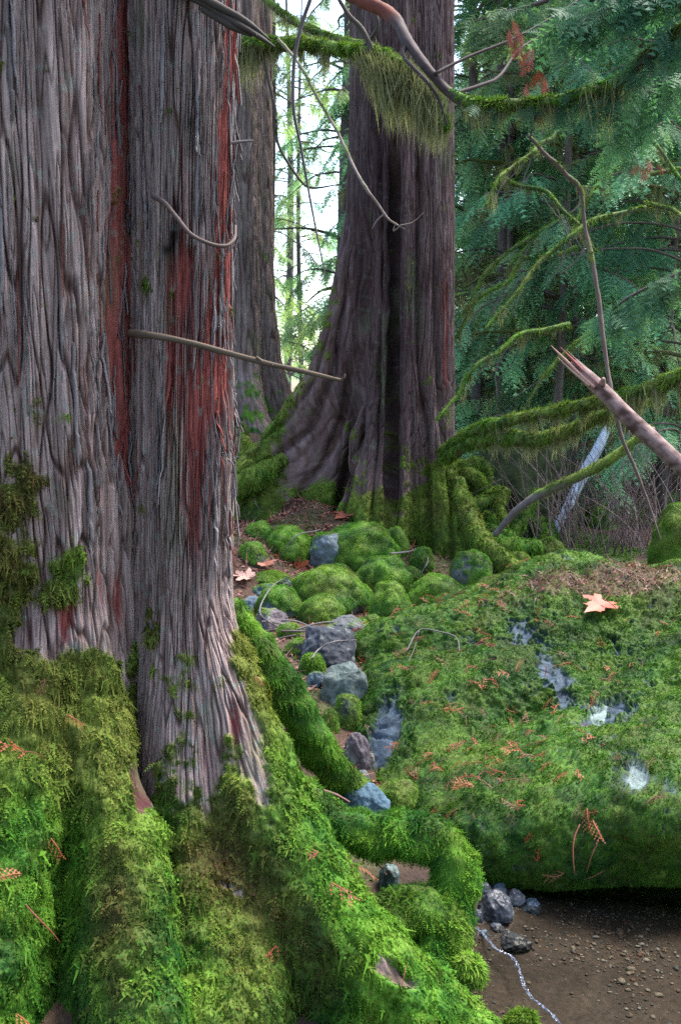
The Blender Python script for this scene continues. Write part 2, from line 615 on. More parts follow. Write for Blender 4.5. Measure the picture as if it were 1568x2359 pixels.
def mesh_normals(v, f):
    n = np.zeros_like(v)
    fn = np.cross(v[f[:, 2]] - v[f[:, 0]], v[f[:, -1]] - v[f[:, 1]])
    for k in range(f.shape[1]):
        np.add.at(n, f[:, k], fn)
    return norm(n)


CS = {n: cube_sphere(n) for n in (26, 44, 250)}
S_GREY, S_BLUE, S_SLATE, S_MAUVE, S_GREEN = C3(.085, .09, .092), C3(.06, .088, .115), C3(.030, .034, .042), C3(.08, .066, .072), C3(.075, .098, .088)
ROCKS = []


def rock(label, box, d=None, moss=1.0, stone=S_GREY, seed=1, flat=0.0, angular=0.25, wet=False, group=None, depth=1.0, bury=0.28, name="rock", dens=80000,
         flen=0.010, olive=0.1, brown=0.1, base=None):
    u0, v0, u1, v1 = box
    if d is None:
        g = on_ground((u0 + u1) / 2, v1 - 4, 2.6)
        d = float(np.clip(g[1], 2.7, 14))
    w = (u1 - u0) / F * d
    zt = P((u0 + u1) / 2, v0, d + w * 0.35)[2]
    zb = P((u0 + u1) / 2, v1, d)[2]
    h = max(zt - zb, 0.03)
    h *= 1.08
    zt = zb + h
    rx, ry = w / 2 * (.94 if moss > .6 else 1.0), w / 2 * depth * (0.85 + 0.3 * ((seed * 37) % 10) / 10)
    cx = P((u0 + u1) / 2, v1, d + ry * 0.6)[0]
    cz = zb + h * (0.5 - bury)
    rz = zt - cz
    c = np.array([cx, d + ry * 0.75, cz])
    V, Fq = CS[44] if (u1 - u0) > 60 else CS[26]
    r_ = np.random.default_rng(seed)
    pl = norm(r_.normal(size=(13, 3)))
    dist = 0.80 + 0.3 * r_.random(13)
    dots = V @ pl.T
    rad_ang = np.min(np.where(dots > 0.05, dist[None] / np.maximum(dots, 0.05), 9), axis=1)
    rad_ang = np.minimum(rad_ang, 1.25)
    rad = lerp(np.ones(len(V)), rad_ang, angular) * (1 + 0.22 * fbm(V * 1.1 + seed * 3.1, 2) + 0.10 * fbm(V * 2.9 + seed, 2))
    tilt = r_.normal(0, 0.25)
    v = V * rad[:, None] * np.array([rx, ry, rz])
    v[:, 2] = np.minimum(v[:, 2], rz * 1.02)
    v = v @ np.array([[math.cos(tilt * .4), 0, math.sin(tilt * .4)], [0, 1, 0], [-math.sin(tilt * .4), 0, math.cos(tilt * .4)]])
    n = mesh_normals(v, Fq)
    w_ = v + c
    cover = sstep(-0.22, 0.12, n[:, 2] * 0.5 + fbm(w_ * 5.0 + seed, 3) * 0.9 - 0.55 + moss * 0.95)
    if moss <= 0.02:
        cover[:] = 0
    v = v + n * (cover * (0.012 + 0.016 * fbm(w_ * 7, 2) + .004 * fbm(w_ * 22, 2)) + (1 - cover) * 0.008 * fbm(w_ * 26, 3))[:, None] * min(1.0, w * 3)
    sc = stone[None] * (1 + 0.55 * fbm(w_ * 9 + seed * 2, 3))[:, None]
    sc = lerp(sc, C3(.15, .17, .155)[None], (sstep(0.22, 0.4, fbm(w_ * 14 + seed * 5, 3)) * 0.6)[:, None])
    mc = moss_col(w_, olive, brown + 0.25, seed) * 0.8
    col = lerp(sc, mc, cover[:, None]).clip(0.01, 1)
    e = empty(name, c - np.array([0, 0, rz * 0.7]), label, "rock", group)
    mb = MB()
    mb.add(v + c, Fq, col)
    so = mb.build("stone", M_WET if wet else M_STONE, e)
    if moss > 0.02:
        mb = MB()
        moss_on(mb, v + c, Fq, cover ** 2 * (n[:, 2] > -0.5) * (n[:, 1] < 0.75), dens, flen, FE_BLADE, olive, brown, seed, hang=0.75, lift=0.75, tone=1.3)
        if mb.n:
            mb.build("moss", M_MOSS, e)
    ROCKS.append((v + c, Fq))
    return e


# ---- the big mossy boulder by the water
BC = np.array([1.15, 4.75, 0.02])
_bctl = [(825, 1466, 5.25), (900, 1447, 5.5), (1000, 1402, 5.6), (1120, 1343, 5.7), (1200, 1312, 5.6), (1370, 1290, 5.5), (1470, 1325, 5.6), (1568, 1296, 5.5),
         (1375, 1425, 5.0), (1150, 1490, 4.85), (950, 1510, 4.95), (850, 1570, 4.6), (1250, 1570, 4.4), (1500, 1560, 4.35), (1400, 1710, 3.78),
         (1150, 1710, 4.1), (950, 1660, 4.2), (885, 1800, 3.95), (1000, 1850, 3.7), (1200, 1900, 3.44), (1500, 1850, 3.36), (1350, 1800, 3.52), (1300, 1955, 3.38), (1500, 1970, 3.34), (1090, 1995, 3.52),
         (1200, 2060, 3.56), (1350, 2075, 3.56), (1500, 2095, 3.56), (985, 1905, 3.58), (872, 1795, 4.0), (845, 1640, 4.4), (930, 1860, 3.75), (860, 1720, 4.15), (1090, 2040, 3.48),
         (1568, 1700, 3.75), (1568, 1950, 3.34), (1568, 1430, 4.9)]
_b = np.array([P(*t) for t in _bctl])
_b = np.vstack([_b, [(2.35, 4.5, .35), (2.3, 5.3, .5), (2.0, 3.75, .2), (2.45, 4.6, 0), (1.95, 3.72, -.1), (1.2, 6.3, .35), (.4, 5.95, .3), (2, 6.2, .4), (1.2, 4.7, -.5), (1.2, 5.6, -.45), (1.6, 4.2, -.45), (.6, 4.6, -.35)]])
_rel = _b - BC
_br = np.linalg.norm(_rel, axis=1)
_bd = _rel / _br[:, None]


def _bk(a, b):
    d2 = ((a[:, None] - b[None]) ** 2).sum(-1)
    return np.sqrt(d2 + 0.02)


_bw = np.linalg.solve(_bk(_bd, _bd) + np.eye(len(_bd)) * 0.004, _br - 1.2)
V, BF = CS[250]
_r = 1.2 + _bk(V, _bd) @ _bw
bv = BC + V * _r[:, None]
bn = mesh_normals(bv, BF)
bu, bvv = proj(bv)


def blob(u, v, cu, cv, ru, rv, rot=0.0):
    a = math.radians(rot)
    x, y = (u - cu), (v - cv)
    x, y = x * math.cos(a) + y * math.sin(a), -x * math.sin(a) + y * math.cos(a)
    return np.exp(-((x / ru) ** 2 + (y / rv) ** 2))


front = (bn[:, 1] < 0.5)
bare = (blob(bu, bvv, 1270, 1560, 42, 100, -25) + 0.9 * blob(bu, bvv, 1405, 1645, 85, 36, -15) + 0.7 * blob(bu, bvv, 1190, 1445, 45, 25)
        + 1.25 * blob(bu, bvv, 890, 1700, 30, 95, 14) + 0.5 * blob(bu, bvv, 1110, 1500, 60, 26, 30) + 1.4 * blob(bu, bvv, 1465, 1790, 26, 34) + 0.6 * blob(bu, bvv, 1440, 1505, 60, 22)) * front
nz1 = fbm(bv * 7.0, 3)
cov = 1 - sstep(0.36, 0.80, bare + nz1 * 0.75 + fbm(bv * 24, 3) * .75 + fbm(bv * 75, 2) * .55)
cov *= sstep(-0.06, 0.0, bv[:, 2])
bv = bv + bn * (cov * (0.018 + 0.030 * fbm(bv * 6, 2) + 0.017 * fbm(bv * 21, 2) + .010 * fbm(bv * 60, 2)) + 0.035 * fbm(bv * 2.3, 3) + (1 - cov) * (0.012 * fbm(bv * 12, 3) - .016 * np.exp(-(pn(bv * np.array([7, 7, 11]) + 4) / .05) ** 2)))[:, None]
lich = sstep(0.55, 0.75, 1.2 * blob(bu, bvv, 1378, 1645, 24, 42, 5) + 1.1 * blob(bu, bvv, 1465, 1615, 22, 20) + 1.5 * blob(bu, bvv, 1466, 1790, 24, 31) + nz1 * 0.3) * front
bst = (S_BLUE * .62)[None] * (1 + 0.8 * fbm(bv * 10, 4) + .6 * fbm(bv * 55, 2))[:, None].clip(.2, 2)
bst = lerp(bst, C3(.15, .195, .18)[None] * (1 + .7 * fbm(bv * 40, 2))[:, None], (lich * 0.9)[:, None])
litter = sstep(0.1, 0.5, blob(bu, bvv, 1440, 1345, 120, 36) + 0.7 * blob(bu, bvv, 1270, 1350, 60, 22) + 0.5 * blob(bu, bvv, 1180, 1385, 60, 25) + fbm(bv * 8 + 70, 2) * 0.4 - 0.1) * (bn[:, 2] > 0.2)
bmc = lerp(moss_col(bv, 0.0, 0.3, 3.0) * 0.5, C3(.09, .042, .03)[None], (litter * 0.5)[:, None])
bcol = lerp(bst, bmc, cov[:, None]).clip(0.008, 1)
boulder = empty("boulder", (1.15, 4.75, -.05), "huge green moss covered boulder at the brook with a maple leaf on top", "boulder")
mb = MB()
mb.add(bv, BF, bcol)
mb.build("stone", M_STONE, boulder)
mb = MB()


def b_ob(p):
    top = sstep(0.35, 0.75, p[:, 2])
    return -0.30 + 0.45 * top, 0.02 + 0.26 * top


moss_on(mb, bv, BF, cov ** 2 * (1 - 0.75 * litter) * (bn[:, 1] < 0.45) * (bv[:, 0] < 2.2), 110000, 0.0105, FE_BLADE, seed=3.0, hang=0.65, lift=0.8, olivefn=b_ob, maxn=330000, tone=.64)
moss_on(mb, bv, BF, cov ** 2 * (1 - 0.85 * litter) * (bn[:, 1] < 0.45) * (bv[:, 0] < 2.2), 9000, 0.013, FE_MOSS, seed=4.0, hang=0.75, lift=0.6, olivefn=b_ob, maxn=40000, tone=.70)
mo = mb.build("moss", M_MOSS, boulder)

# ---- stones of the slope between the cedars and of the gully, nearest rows last
MR = "moss covered rocks heaped in front of the broad cedar"
rock("largest rounded mossy rock, directly in front of the dark cleft of the broad cedar", (738, 1213, 928, 1312), moss=1.0, seed=3, group=MR)
rock("upright pale blue stone wedge, bare slanting top, moss below", (714, 1238, 792, 1312), moss=0.28, stone=C3(.095, .12, .13), seed=5, angular=0.8, bury=.2)
rock("mossy hump with drooping twigs, left of the pale stone wedge", (604, 1224, 718, 1296), moss=0.95, seed=7, group=MR)
rock("small mossy rock beside a fallen maple leaf at the near trunk's right edge", (566, 1206, 626, 1244), moss=0.85, seed=9, group=MR)
rock("long low mossy rock at the brown needle bed, topmost of the left rocks", (536, 1153, 632, 1208), moss=1.0, seed=11, group=MR)
rock("small round mossy rock tucked into the broad cedar's dark cleft", (884, 1220, 942, 1278), moss=1.0, seed=13, group=MR)
rock("rounded mossy rock below the largest one, in front of the broad cedar's cleft", (818, 1294, 948, 1368), moss=1.0, seed=15, group=MR)
rock("small mossy lump leaning on the right shoulder of a rounder rock", (925, 1310, 972, 1350), moss=1.0, seed=16, group=MR)
rock("broad mossy rock with hanging moss fringe in the middle of the heap", (666, 1314, 852, 1412), moss=1.0, seed=17, group=MR)
rock("little mossy knob behind the broad fringed rock, below the pale wedge", (752, 1303, 818, 1338), moss=1.0, seed=19, group=MR)
rock("egg-shaped mossy rock standing upright just behind the boulder's left tip", (854, 1352, 950, 1446), moss=1.0, seed=21, group=MR)
rock("wide mossy rock sloping down to the boulder, right of the egg-shaped one", (934, 1338, 1085, 1428), moss=1.0, seed=23, group=MR)
rock("mossy rock with a bare grey front face against the broad cedar's right root", (1034, 1279, 1140, 1368), moss=0.62, seed=25, group=MR)
rock("mossy rock with a bluish bare crown near the edge of the near trunk", (588, 1360, 696, 1428), moss=0.72, stone=S_BLUE, seed=27, group=MR)
rock("mossy rock with a grey spot on top, above the heap of bare twigs", (686, 1379, 792, 1437), moss=0.88, seed=29, group=MR)
rock("thin flat bluish stone with mossy rim among reddish leaves", (585, 1322, 668, 1352), moss=0.4, stone=S_BLUE, seed=31, angular=0.5)
rock("small blue grey stone below the flat bluish one", (582, 1349, 640, 1374), moss=0.15, stone=S_BLUE, seed=33, angular=0.6)
rock("blue grey cobble with moss specks touching the near trunk", (548, 1378, 606, 1422), moss=0.3, stone=S_BLUE, seed=35, angular=0.4)
rock("low grey green stone with mossy cap by the near trunk", (548, 1256, 612, 1302), moss=0.6, seed=36, angular=0.4)
rock("flat mauve grey slab under the bare twigs", (588, 1408, 660, 1450), moss=0.06, stone=S_MAUVE, seed=37, angular=0.7)
rock("smooth bare grey stone with moss on its right end, behind the boulder's tip", (748, 1424, 842, 1466), moss=0.1, stone=S_GREY, seed=39, angular=0.5)
rock("small low mossy stone between the smooth grey stone and the boulder", (826, 1420, 886, 1456), moss=1.0, seed=40, group=MR)
rock("dark slate block with a pale bent twig across it", (694, 1456, 822, 1532), moss=0.0, stone=S_SLATE, seed=41, angular=0.85)
rock("squarish grey green stone in the gully beside the boulder", (738, 1536, 842, 1634), moss=0.0, stone=S_GREEN, seed=43, angular=0.75)
rock("dark stone with a thin moss cap, below the squarish grey green stone", (764, 1612, 832, 1684), moss=0.5, stone=S_SLATE, seed=45, angular=0.5)
rock("small shiny dark blue stone among red needles in the gully", (812, 1672, 866, 1700), moss=0, stone=S_SLATE, seed=47, angular=0.6, wet=True)
rock("smooth mauve grey stone lying along the mossy root in the gully", (790, 1694, 854, 1772), moss=0.0, stone=S_MAUVE, seed=49, angular=0.4)
rock("small brown grey upright pebble between root and boulder", (838, 1738, 862, 1776), moss=0.0, stone=C3(.13, .12, .10), seed=51, angular=0.3)
rock("blue stone with flat bare face above the looping mossy root", (794, 1812, 896, 1886), moss=0.0, stone=C3(.05, .09, .12), seed=53, angular=0.8)
rock("mossy stone with brown tint right of the blue one, above the looping root", (862, 1810, 978, 1888), moss=1.0, seed=55, brown=0.35)
rock("small teal stone in the dark hollow of the looping root", (872, 1996, 920, 2044), d=3.2, moss=0.05, stone=C3(.05, .09, .09), seed=57, angular=0.7)
rock("slim mossy stone at the foot of the root, above the blue stone", (722, 1786, 792, 1832), moss=1.0, seed=58, brown=.2)
rock("mossy knob at the end of the broad cedar's upper left root", (528, 1010, 588, 1086), d=9.0, moss=1.0, seed=59, group=MR, olive=.45)
rock("bright yellow green mossy stump-like stone behind the left root", (550, 976, 574, 1016), d=10.4, moss=1.0, seed=61, olive=.3)
rock("dull green mossy mound in the far left gap by the near trunk", (524, 990, 560, 1024), d=10.0, moss=1.0, seed=62, olive=.3)
rock("low mossy mound right of the broad cedar's outer root", (1158, 1276, 1232, 1326), moss=1.0, seed=63, olive=.35)
rock("mossy mound behind the boulder's crest below the brown stems", (1228, 1246, 1300, 1300), moss=1.0, seed=65, olive=.2)
rock("dark green mossy bank rock at the right border behind the boulder", (1496, 1180, 1650, 1330), d=6.9, moss=0.9, seed=67, olive=.1, brown=.2)
rock("small mossy cobble at the upper end of the bare twig heap, by the near root", (636, 1440, 694, 1474), moss=1.0, seed=101, group=MR)
rock("little grey cobble with moss cap left of the dark slate block", (660, 1474, 712, 1512), moss=.45, seed=103, angular=.4)
rock("mossy cobble wedged between near root and slate block", (690, 1508, 744, 1556), moss=.8, seed=105, group=MR)
rock("small blue grey cobble above the squarish stone, beside the near root", (706, 1552, 746, 1590), moss=.1, stone=S_BLUE, seed=107, angular=.5)
rock("dark mossy cobble below the squarish stone, against the near root", (738, 1640, 780, 1690), moss=.7, stone=S_SLATE, seed=109)
rock("small grey pebble at the lower end of the mossy root in the gully", (818, 1776, 850, 1802), moss=0, stone=S_GREY, seed=111, angular=.3)
rock("low mossy cobble in the shadow at the foot of the broad cedar's front root", (940, 1268, 1000, 1320), moss=.9, seed=113, group=MR)
rock("mossy mound in the dim hollow right of the tangled roots", (1185, 1205, 1262, 1272), d=8.9, moss=1.0, seed=121, olive=.2)
rock("mossy mound under the slender pole, among the brown stems", (1262, 1150, 1345, 1256), d=10.2, moss=1.0, seed=123, olive=.15)
rock("mossy mound behind the brown stems at the foot of the pale log shape", (1335, 1170, 1430, 1262), d=9.8, moss=1.0, seed=125, olive=.2)
# wet stones at the brook's edge
WS = "wet dark stones at the edge of the brook"
rock("largest wet dark stone with a rounded back at the brook's edge", (1096, 2062, 1186, 2132), moss=0, stone=S_SLATE, seed=71, wet=True, group=WS)
for i, (bx, lb) in enumerate([((1082, 2036, 1132, 2070), "wet bluish stone highest at the brook's edge, beside the looping root"), ((1126, 2038, 1168, 2066), "wet dark stone under the boulder's foot, behind the largest wet stone"),
                              ((1160, 2052, 1206, 2092), "glistening wet stone right of the largest wet stone"), ((1082, 2098, 1112, 2132), "small wet stone left of the largest wet stone"),
                              ((1196, 2078, 1246, 2112), "flat wet stone farthest right along the boulder's foot"), ((1122, 2132, 1160, 2156), "flat wet stone just below the largest wet stone"),
                              ((1150, 2156, 1222, 2196), "long low wet stone where the foam line starts"), ((1098, 2148, 1130, 2172), "pale wet pebble at the head of the foam line"),
                              ((1166, 2024, 1190, 2046), "tiny wet stone touching the boulder's underside")]):
    rock(lb, bx, moss=0, stone=[S_SLATE, S_BLUE * .7, S_SLATE * 1.3][i % 3], seed=73 + i, wet=True, angular=0.55, group=WS)
rock("small mossy clump standing in the brook at the bottom border", (1166, 2336, 1236, 2385), moss=1.0, seed=90, flen=.022, bury=.1, group=None)
rock("mossy nub jutting from the tip of the root over the sand", (1040, 2206, 1116, 2262), d=2.82, moss=1.0, seed=91, flen=.022, brown=.15)

# ------------------------------------------------------------------ the big cedars
def trunk_surface(ax, ay, R0, tongues, ztop, zbot, th, ns, lean=(0, 0), q=7.0, dense_to=3.3, flute=0.05, fseed=0.0, hi=0.12, zref=1.0):
    """star-shaped trunk with buttress roots; th = column angles; returns points[th, s], arc lengths, radii"""
    zt = np.concatenate([np.linspace(ztop, dense_to, 60, endpoint=False), np.linspace(dense_to, zbot, 900)])
    nt = len(th)
    R = np.interp(zt, R0[0], R0[1]) if isinstance(R0, tuple) else np.full(len(zt), R0)
    TH, ZZ = np.meshgrid(th, zt, indexing='ij')
    fl = 1 + flute * fbm(np.stack([np.cos(TH) * 2.2 + fseed, np.sin(TH) * 2.2, ZZ * 0.35], -1), 3)
    acc = (R[None] * fl) ** q
    for (deg, tab, wt) in tongues:
        tab = np.array(sorted(tab))
        rm = np.interp(zt, tab[:, 0], tab[:, 1])
        w = np.interp(zt, np.array(sorted(wt))[:, 0], np.array(sorted(wt))[:, 1])
        # roots wander sideways as they run out
        ang = math.radians(deg) + 0.10 * np.sin(rm * 4.0 + deg) * sstep(0.3, 1.0, rm)
        D = (TH - ang[None] + np.pi) % (2 * np.pi) - np.pi
        cz = np.cos(D)
        sd = np.maximum(np.abs(np.sin(D)), 1e-3)
        rt = ((rm[None]) ** -3.0 + (w[None] / sd) ** -3.0) ** (-1 / 3.0)
        rt = np.where(cz > 0, rt * np.clip(cz * 4, 0, 1), 0) * (1 + 0.06 * fbm(np.stack([np.cos(TH) * 4, np.sin(TH) * 4 + deg, ZZ * 2.5], -1), 2))
        acc = acc + np.maximum(rt, 1e-3) ** q
    r = acc ** (1 / q)
    dens = np.concatenate([np.full(60, hi), np.ones(900)])
    out = np.zeros((nt, ns, 3))
    arc = np.zeros((nt, ns))
    for i in range(nt):
        ds = np.hypot(np.diff(r[i]), np.diff(zt))
        s = np.concatenate([[0], np.cumsum(ds)])
        sw = np.concatenate([[0], np.cumsum(ds * dens[1:])])
        u = np.interp(np.linspace(0, sw[-1], ns), sw, np.arange(len(zt)))
        rr, z, sa = np.interp(u, np.arange(len(zt)), r[i]), np.interp(u, np.arange(len(zt)), zt), np.interp(u, np.arange(len(zt)), s)
        out[i, :, 0] = ax + lean[0] * (z - zref) + rr * math.cos(th[i])
        out[i, :, 1] = ay + lean[1] * (z - zref) + rr * math.sin(th[i])
        out[i, :, 2] = z
        arc[i] = sa
    return out, arc


def angles(center, half, nf, nb):
    a = np.linspace(center - half, center + half, nf, endpoint=False)
    b = np.linspace(center + half, center + 2 * np.pi - half, nb, endpoint=False)
    return np.concatenate([a, b])


def bark_height(th, arc, R, seed, k=1.0, zz=None):
    """height of fibrous cedar bark: long interlacing ridges, plates with torn ends, fine fibres"""
    x = th[:, None] * R
    X = np.broadcast_to(x, arc.shape)
    wob = 0.010 * pn(np.stack([X / 0.10 + seed, arc / 0.34, np.full_like(arc, seed)], -1)) + 0.024 * pn(np.stack([X / 0.5, arc / 0.8, np.full_like(arc, seed + 5)], -1))
    Xw = (X + wob * k) / k
    A = arc / k
    low = sstep(1.9, 0.6, zz) if zz is not None else 0.0
    br = 1.0 - 0.1 * low
    r1 = np.abs(pn(np.stack([(Xw + .0012 * low * np.sin(A * 24 + 40 * pn(np.stack([Xw / .2, A / .5, 0 * A + seed], -1)))) / 0.036, A / (0.46 * br), np.full_like(A, seed)], -1)))
    r2 = np.abs(pn(np.stack([Xw / 0.016 + 7, A / 0.30, np.full_like(A, seed + 3)], -1)))
    r3 = pn(np.stack([Xw / 0.0062 + 3, A / 0.14, np.full_like(A, seed + 8)], -1))
    r4 = pn(np.stack([Xw / 0.0035 + 9, A / 0.09, np.full_like(A, seed + 2)], -1))
    pl = pn(np.stack([Xw / 0.048 + 11, A / 0.62, np.full_like(A, seed + 13)], -1))
    g1 = sstep(0.0, 0.085, r1)
    g2 = sstep(0.0, 0.09, r2)
    strip = np.floor(pl * 4 + 0.5 * r3 + .25 * r4) / 4
    h = g1 * 0.55 + g2 * 0.34 + r3 * 0.22 + r4 * .16 + strip * 0.80
    return h, g1, g2, pl


def cedar_trunk(name, parent, ax, ay, R0, tongues, ztop, zbot, th, ns, mossf, redf, seed, amp=0.016, k=1.0, mat=None, dens=45000, flen=0.024, tmpl=None, lean=(0, 0), q=7.0,
                Rref=0.3, obf=None, mossamp=0.03, dense_to=3.3, flute=0.05, maxn=150000, greyc=None, extra=None, darkf=None, zref=1.0):
    p, arc = trunk_surface(ax, ay, R0, tongues, ztop, zbot, th, ns, lean, q, dense_to, flute, seed, zref=zref)
    n = grid_normals(p, True)
    out = p[..., :2] - np.array([ax, ay])
    flip = np.sign((n[..., :2] * out).sum(-1).mean())
    n = n * flip
    h, g1, g2, pl = bark_height(th, arc, Rref, seed, k, p[..., 2] if k < 1.2 else None)
    rr_ = np.hypot(out[..., 0], out[..., 1])
    if k > 1.05:
        h2, g12, g22, pl2 = bark_height(th, arc, Rref, seed + 9, k * .5)
        t_ = sstep(1.15, 2.0, rr_ / Rref)
        h, g1, g2, pl = lerp(h - .45 * pl, h2 - .8 * pl2, t_), lerp(g1, g12, t_), lerp(g2, g22, t_), lerp(pl, pl2 * .4, t_)
    u, v = proj(p)
    fr = n[..., 1] < 0.6
    moss = np.clip(mossf(p, u, v, fr) + 0.75 * fbm(p * 8.0 / k ** .5 + seed, 3) + .5 * fbm(p * 27.0 / k + seed, 2) + 0.25 * (pl), -1, 2)
    moss = sstep(0.35, 0.75, moss)
    stk = pn(np.stack([th[:, None] * Rref / 0.03 / k + 0 * arc, arc / 1.3 / k, 0 * arc + seed + 61], -1))
    red = np.clip(redf(p, u, v, fr) * 1.15 + 0.3 * pl + .75 * stk + 0.3 * fbm(p * np.array([9, 9, 2.2]) + seed, 2), 0, 2)
    fibn = pn(np.stack([th[:, None] * Rref / 0.007 / k + 0 * arc, arc / 0.25 / k, 0 * arc + seed + 6], -1))
    red = sstep(0.38, 0.72, red + 0.45 * fibn)
    d = amp * ((h - 0.5) * (1 - 0.45 * red) - 0.8 * red) * (1 - 0.75 * moss)
    d = d + moss ** 2 * mossamp * (0.35 + 0.7 * fbm(p * 11, 2) + 0.35 * fbm(p * 28, 2))
    if extra is not None:
        d = d + extra(p, u, v, fr)
    if k > 1.05:
        d = d * lerp(1.0, .8, sstep(1.2, 2.0, rr_ / Rref))
    p2 = p + n * d[..., None]
    # grey weathered outer bark, brown in the grooves between strips, red fresh inner bark where strips came off
    t = np.clip(0.5 + 0.9 * fbm(np.stack([th[:, None] * Rref / 0.03 / k + 0 * arc, arc / 0.3 / k, 0 * arc + seed], -1), 3), 0, 1)[..., None]
    g = greyc or (C3(.158, .108, .090), C3(.325, .250, .224))
    col = lerp(g[0], g[1], t)
    inner = (1 - g1 * (0.5 + 0.5 * g2))[..., None]
    col = lerp(col, C3(.075, .040, .032), inner * 0.85)
    col = col * ((1 + .6 * np.clip(pl, -.4, .4)) * (1 + .45 * np.clip(fibn, -.5, .5)))[..., None]
    tr = np.clip(0.5 + fbm(np.stack([th[:, None] * Rref / 0.012 / k + 0 * arc, arc / 0.35 / k, 0 * arc + seed + 4], -1), 2), 0, 1)[..., None]
    col = lerp(col, lerp(C3(.13, .026, .022), C3(.31, .078, .062), tr), red[..., None] * 0.92)
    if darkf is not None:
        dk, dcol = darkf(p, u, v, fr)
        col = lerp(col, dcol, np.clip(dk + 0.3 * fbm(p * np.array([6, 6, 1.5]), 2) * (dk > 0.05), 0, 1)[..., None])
    # thin green algae film
    alg = sstep(0.15, 0.5, fbm(p * np.array([5, 5, 2.0]) + seed + 20, 3) + 0.05 * (1 - p[..., 2]))[..., None]
    col = lerp(col, C3(.085, .11, .05), alg * 0.4)
    lic = sstep(0.30, 0.42, fbm(p * 30 + seed, 2) + 0.2 * fbm(p * 4 + seed, 2))[..., None]
    col = lerp(col, C3(.20, .27, .22), lic * (0.30 if k < 1.1 else .12))
    pm = p2.reshape(-1, 3)
    ob = obf(pm, u.ravel(), v.ravel()) if obf else (np.zeros(len(pm)), np.zeros(len(pm)))
    mc = moss_col(pm, ob[0], ob[1], seed).reshape(p.shape) * 0.75
    col = lerp(col, mc, moss[..., None]).clip(0.006, 1)
    nt = len(th)
    fq = grid_faces(nt, ns, True)
    if flip < 0:
        fq = fq[:, ::-1]
    fib = np.stack([np.broadcast_to(th[:, None] * Rref / k, arc.shape), np.full_like(arc, seed), arc / k], -1)
    mb = MB()
    mb.add(pm, fq[:, ::-1], col.reshape(-1, 3), fib)
    o = mb.build(name, mat or M_BARK, parent)
    mbm = MB()
    if dens > 0:
        wv = (moss ** 2 * (n[..., 1] < 0.55) * (u < 1640) * (u > -120) * (v < 2480)).ravel()
        of = None
        if obf:
            def of(q_):
                uu, vv = proj(q_)
                return obf(q_, uu, vv)
        moss_on(mbm, pm, fq[:, ::-1], wv, dens, flen, tmpl or FE_MOSS, seed=seed, hang=0.95, lift=0.55, olivefn=of, maxn=maxn)
    return o, mbm, (pm, fq[:, ::-1], p2, n, moss)


# ---- the near cedar: two grown-together trunks, roots to the water
near = empty("cedar_tree", (-.7, 3.2, .1), "huge near cedar of two fused trunks with stripped red bark and thickly mossed roots", "tree")
CTH = math.radians(-78)


def mossL(p, u, v, fr):
    edge = 1540 + 40 * np.sin(u / 37.0) - 60 * blob(u, v, 230, 1500, 60, 300) + 120 * blob(u, v, 330, 1790, 40, 90)
    edge = edge + 330 * fbm(p * np.array([4.5, 4.5, 2.2]) + 3, 2)
    m = sstep(edge - 240, edge + 120, v) * 1.35
    m = m + 0.75 * sstep(200, 10, u + (1500 - v) * 0.10) * sstep(900, 1300, v)
    m = m + 0.28 * blob(u, v, 120, 1300, 110, 220) + 0.30 * blob(u, v, 70, 800, 90, 260)
    bark_patch = 1.8 * blob(u, v, 325, 1800, 34, 85, -6) + 1.3 * blob(u, v, 205, 1420, 105, 75) + 0.9 * blob(u, v, 75, 1440, 45, 70) + 1.0 * blob(u, v, 395, 1930, 22, 55)
    back = 0.9 * sstep(.9, .6, p[..., 2])
    return np.where(fr, m - bark_patch, back)


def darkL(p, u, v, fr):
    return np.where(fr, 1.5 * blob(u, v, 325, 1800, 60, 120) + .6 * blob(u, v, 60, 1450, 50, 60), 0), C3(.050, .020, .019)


def redL(p, u, v, fr):
    cu = 288 + 14 * np.sin(v / 130.0) - 15 * sstep(600, 1100, v)
    m = 1.05 * np.exp(-((u - cu) / 44.0) ** 2) * sstep(1300, 950, v)
    m = m + 0.75 * blob(u, v, 150, 1400, 40, 130) + .55 * blob(u, v, 325, 1800, 40, 95) + 0.5 * blob(u, v, 30, 250, 16, 260) + 0.45 * blob(u, v, 260, 1360, 40, 110)
    return np.where(fr, m, 0.1)


def obL(p, u, v):
    ol = 0.55 * sstep(1950, 1650, v) + 0.25 * blob(u, v, 300, 2000, 80, 400)
    br = 0.65 * sstep(1650, 1250, v) * sstep(200, 60, u) + 0.10 + 0.5 * blob(u, v, 250, 2150, 45, 300)
    return ol, br


def mossR(p, u, v, fr):
    # the right-hand edge is mossy from 1450 down; the bark face runs down to 1870
    e = 1850 + 30 * np.sin(u / 23.0)
    m = 1.15 * sstep(e - 190, e + 130, v)
    eu = np.interp(v, [1400, 1500, 1600, 1720, 1850, 2010], [545, 552, 580, 622, 660, 690])
    m = m + 1.2 * sstep(eu - 55, eu + 25, u) * sstep(1400, 1520, v)
    m = m + 0.55 * blob(u, v, 420, 1650, 36, 160) + 0.4 * blob(u, v, 345, 1480, 20, 130)
    m = m - 2.6 * blob(u, v, 905, 2245, 105, 30, 34) - 0.9 * blob(u, v, 540, 2050, 60, 14, 32)
    return np.where(fr, m, 0.9 * sstep(.9, .6, p[..., 2]))


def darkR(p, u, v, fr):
    return np.where(fr, 1.1 * blob(u, v, 402, 545, 12, 32) + .9 * blob(u, v, 385, 575, 14, 12) + .8 * blob(u, v, 436, 285, 10, 16) + .6 * blob(u, v, 405, 470, 8, 40), 0), C3(.022, .016, .014)


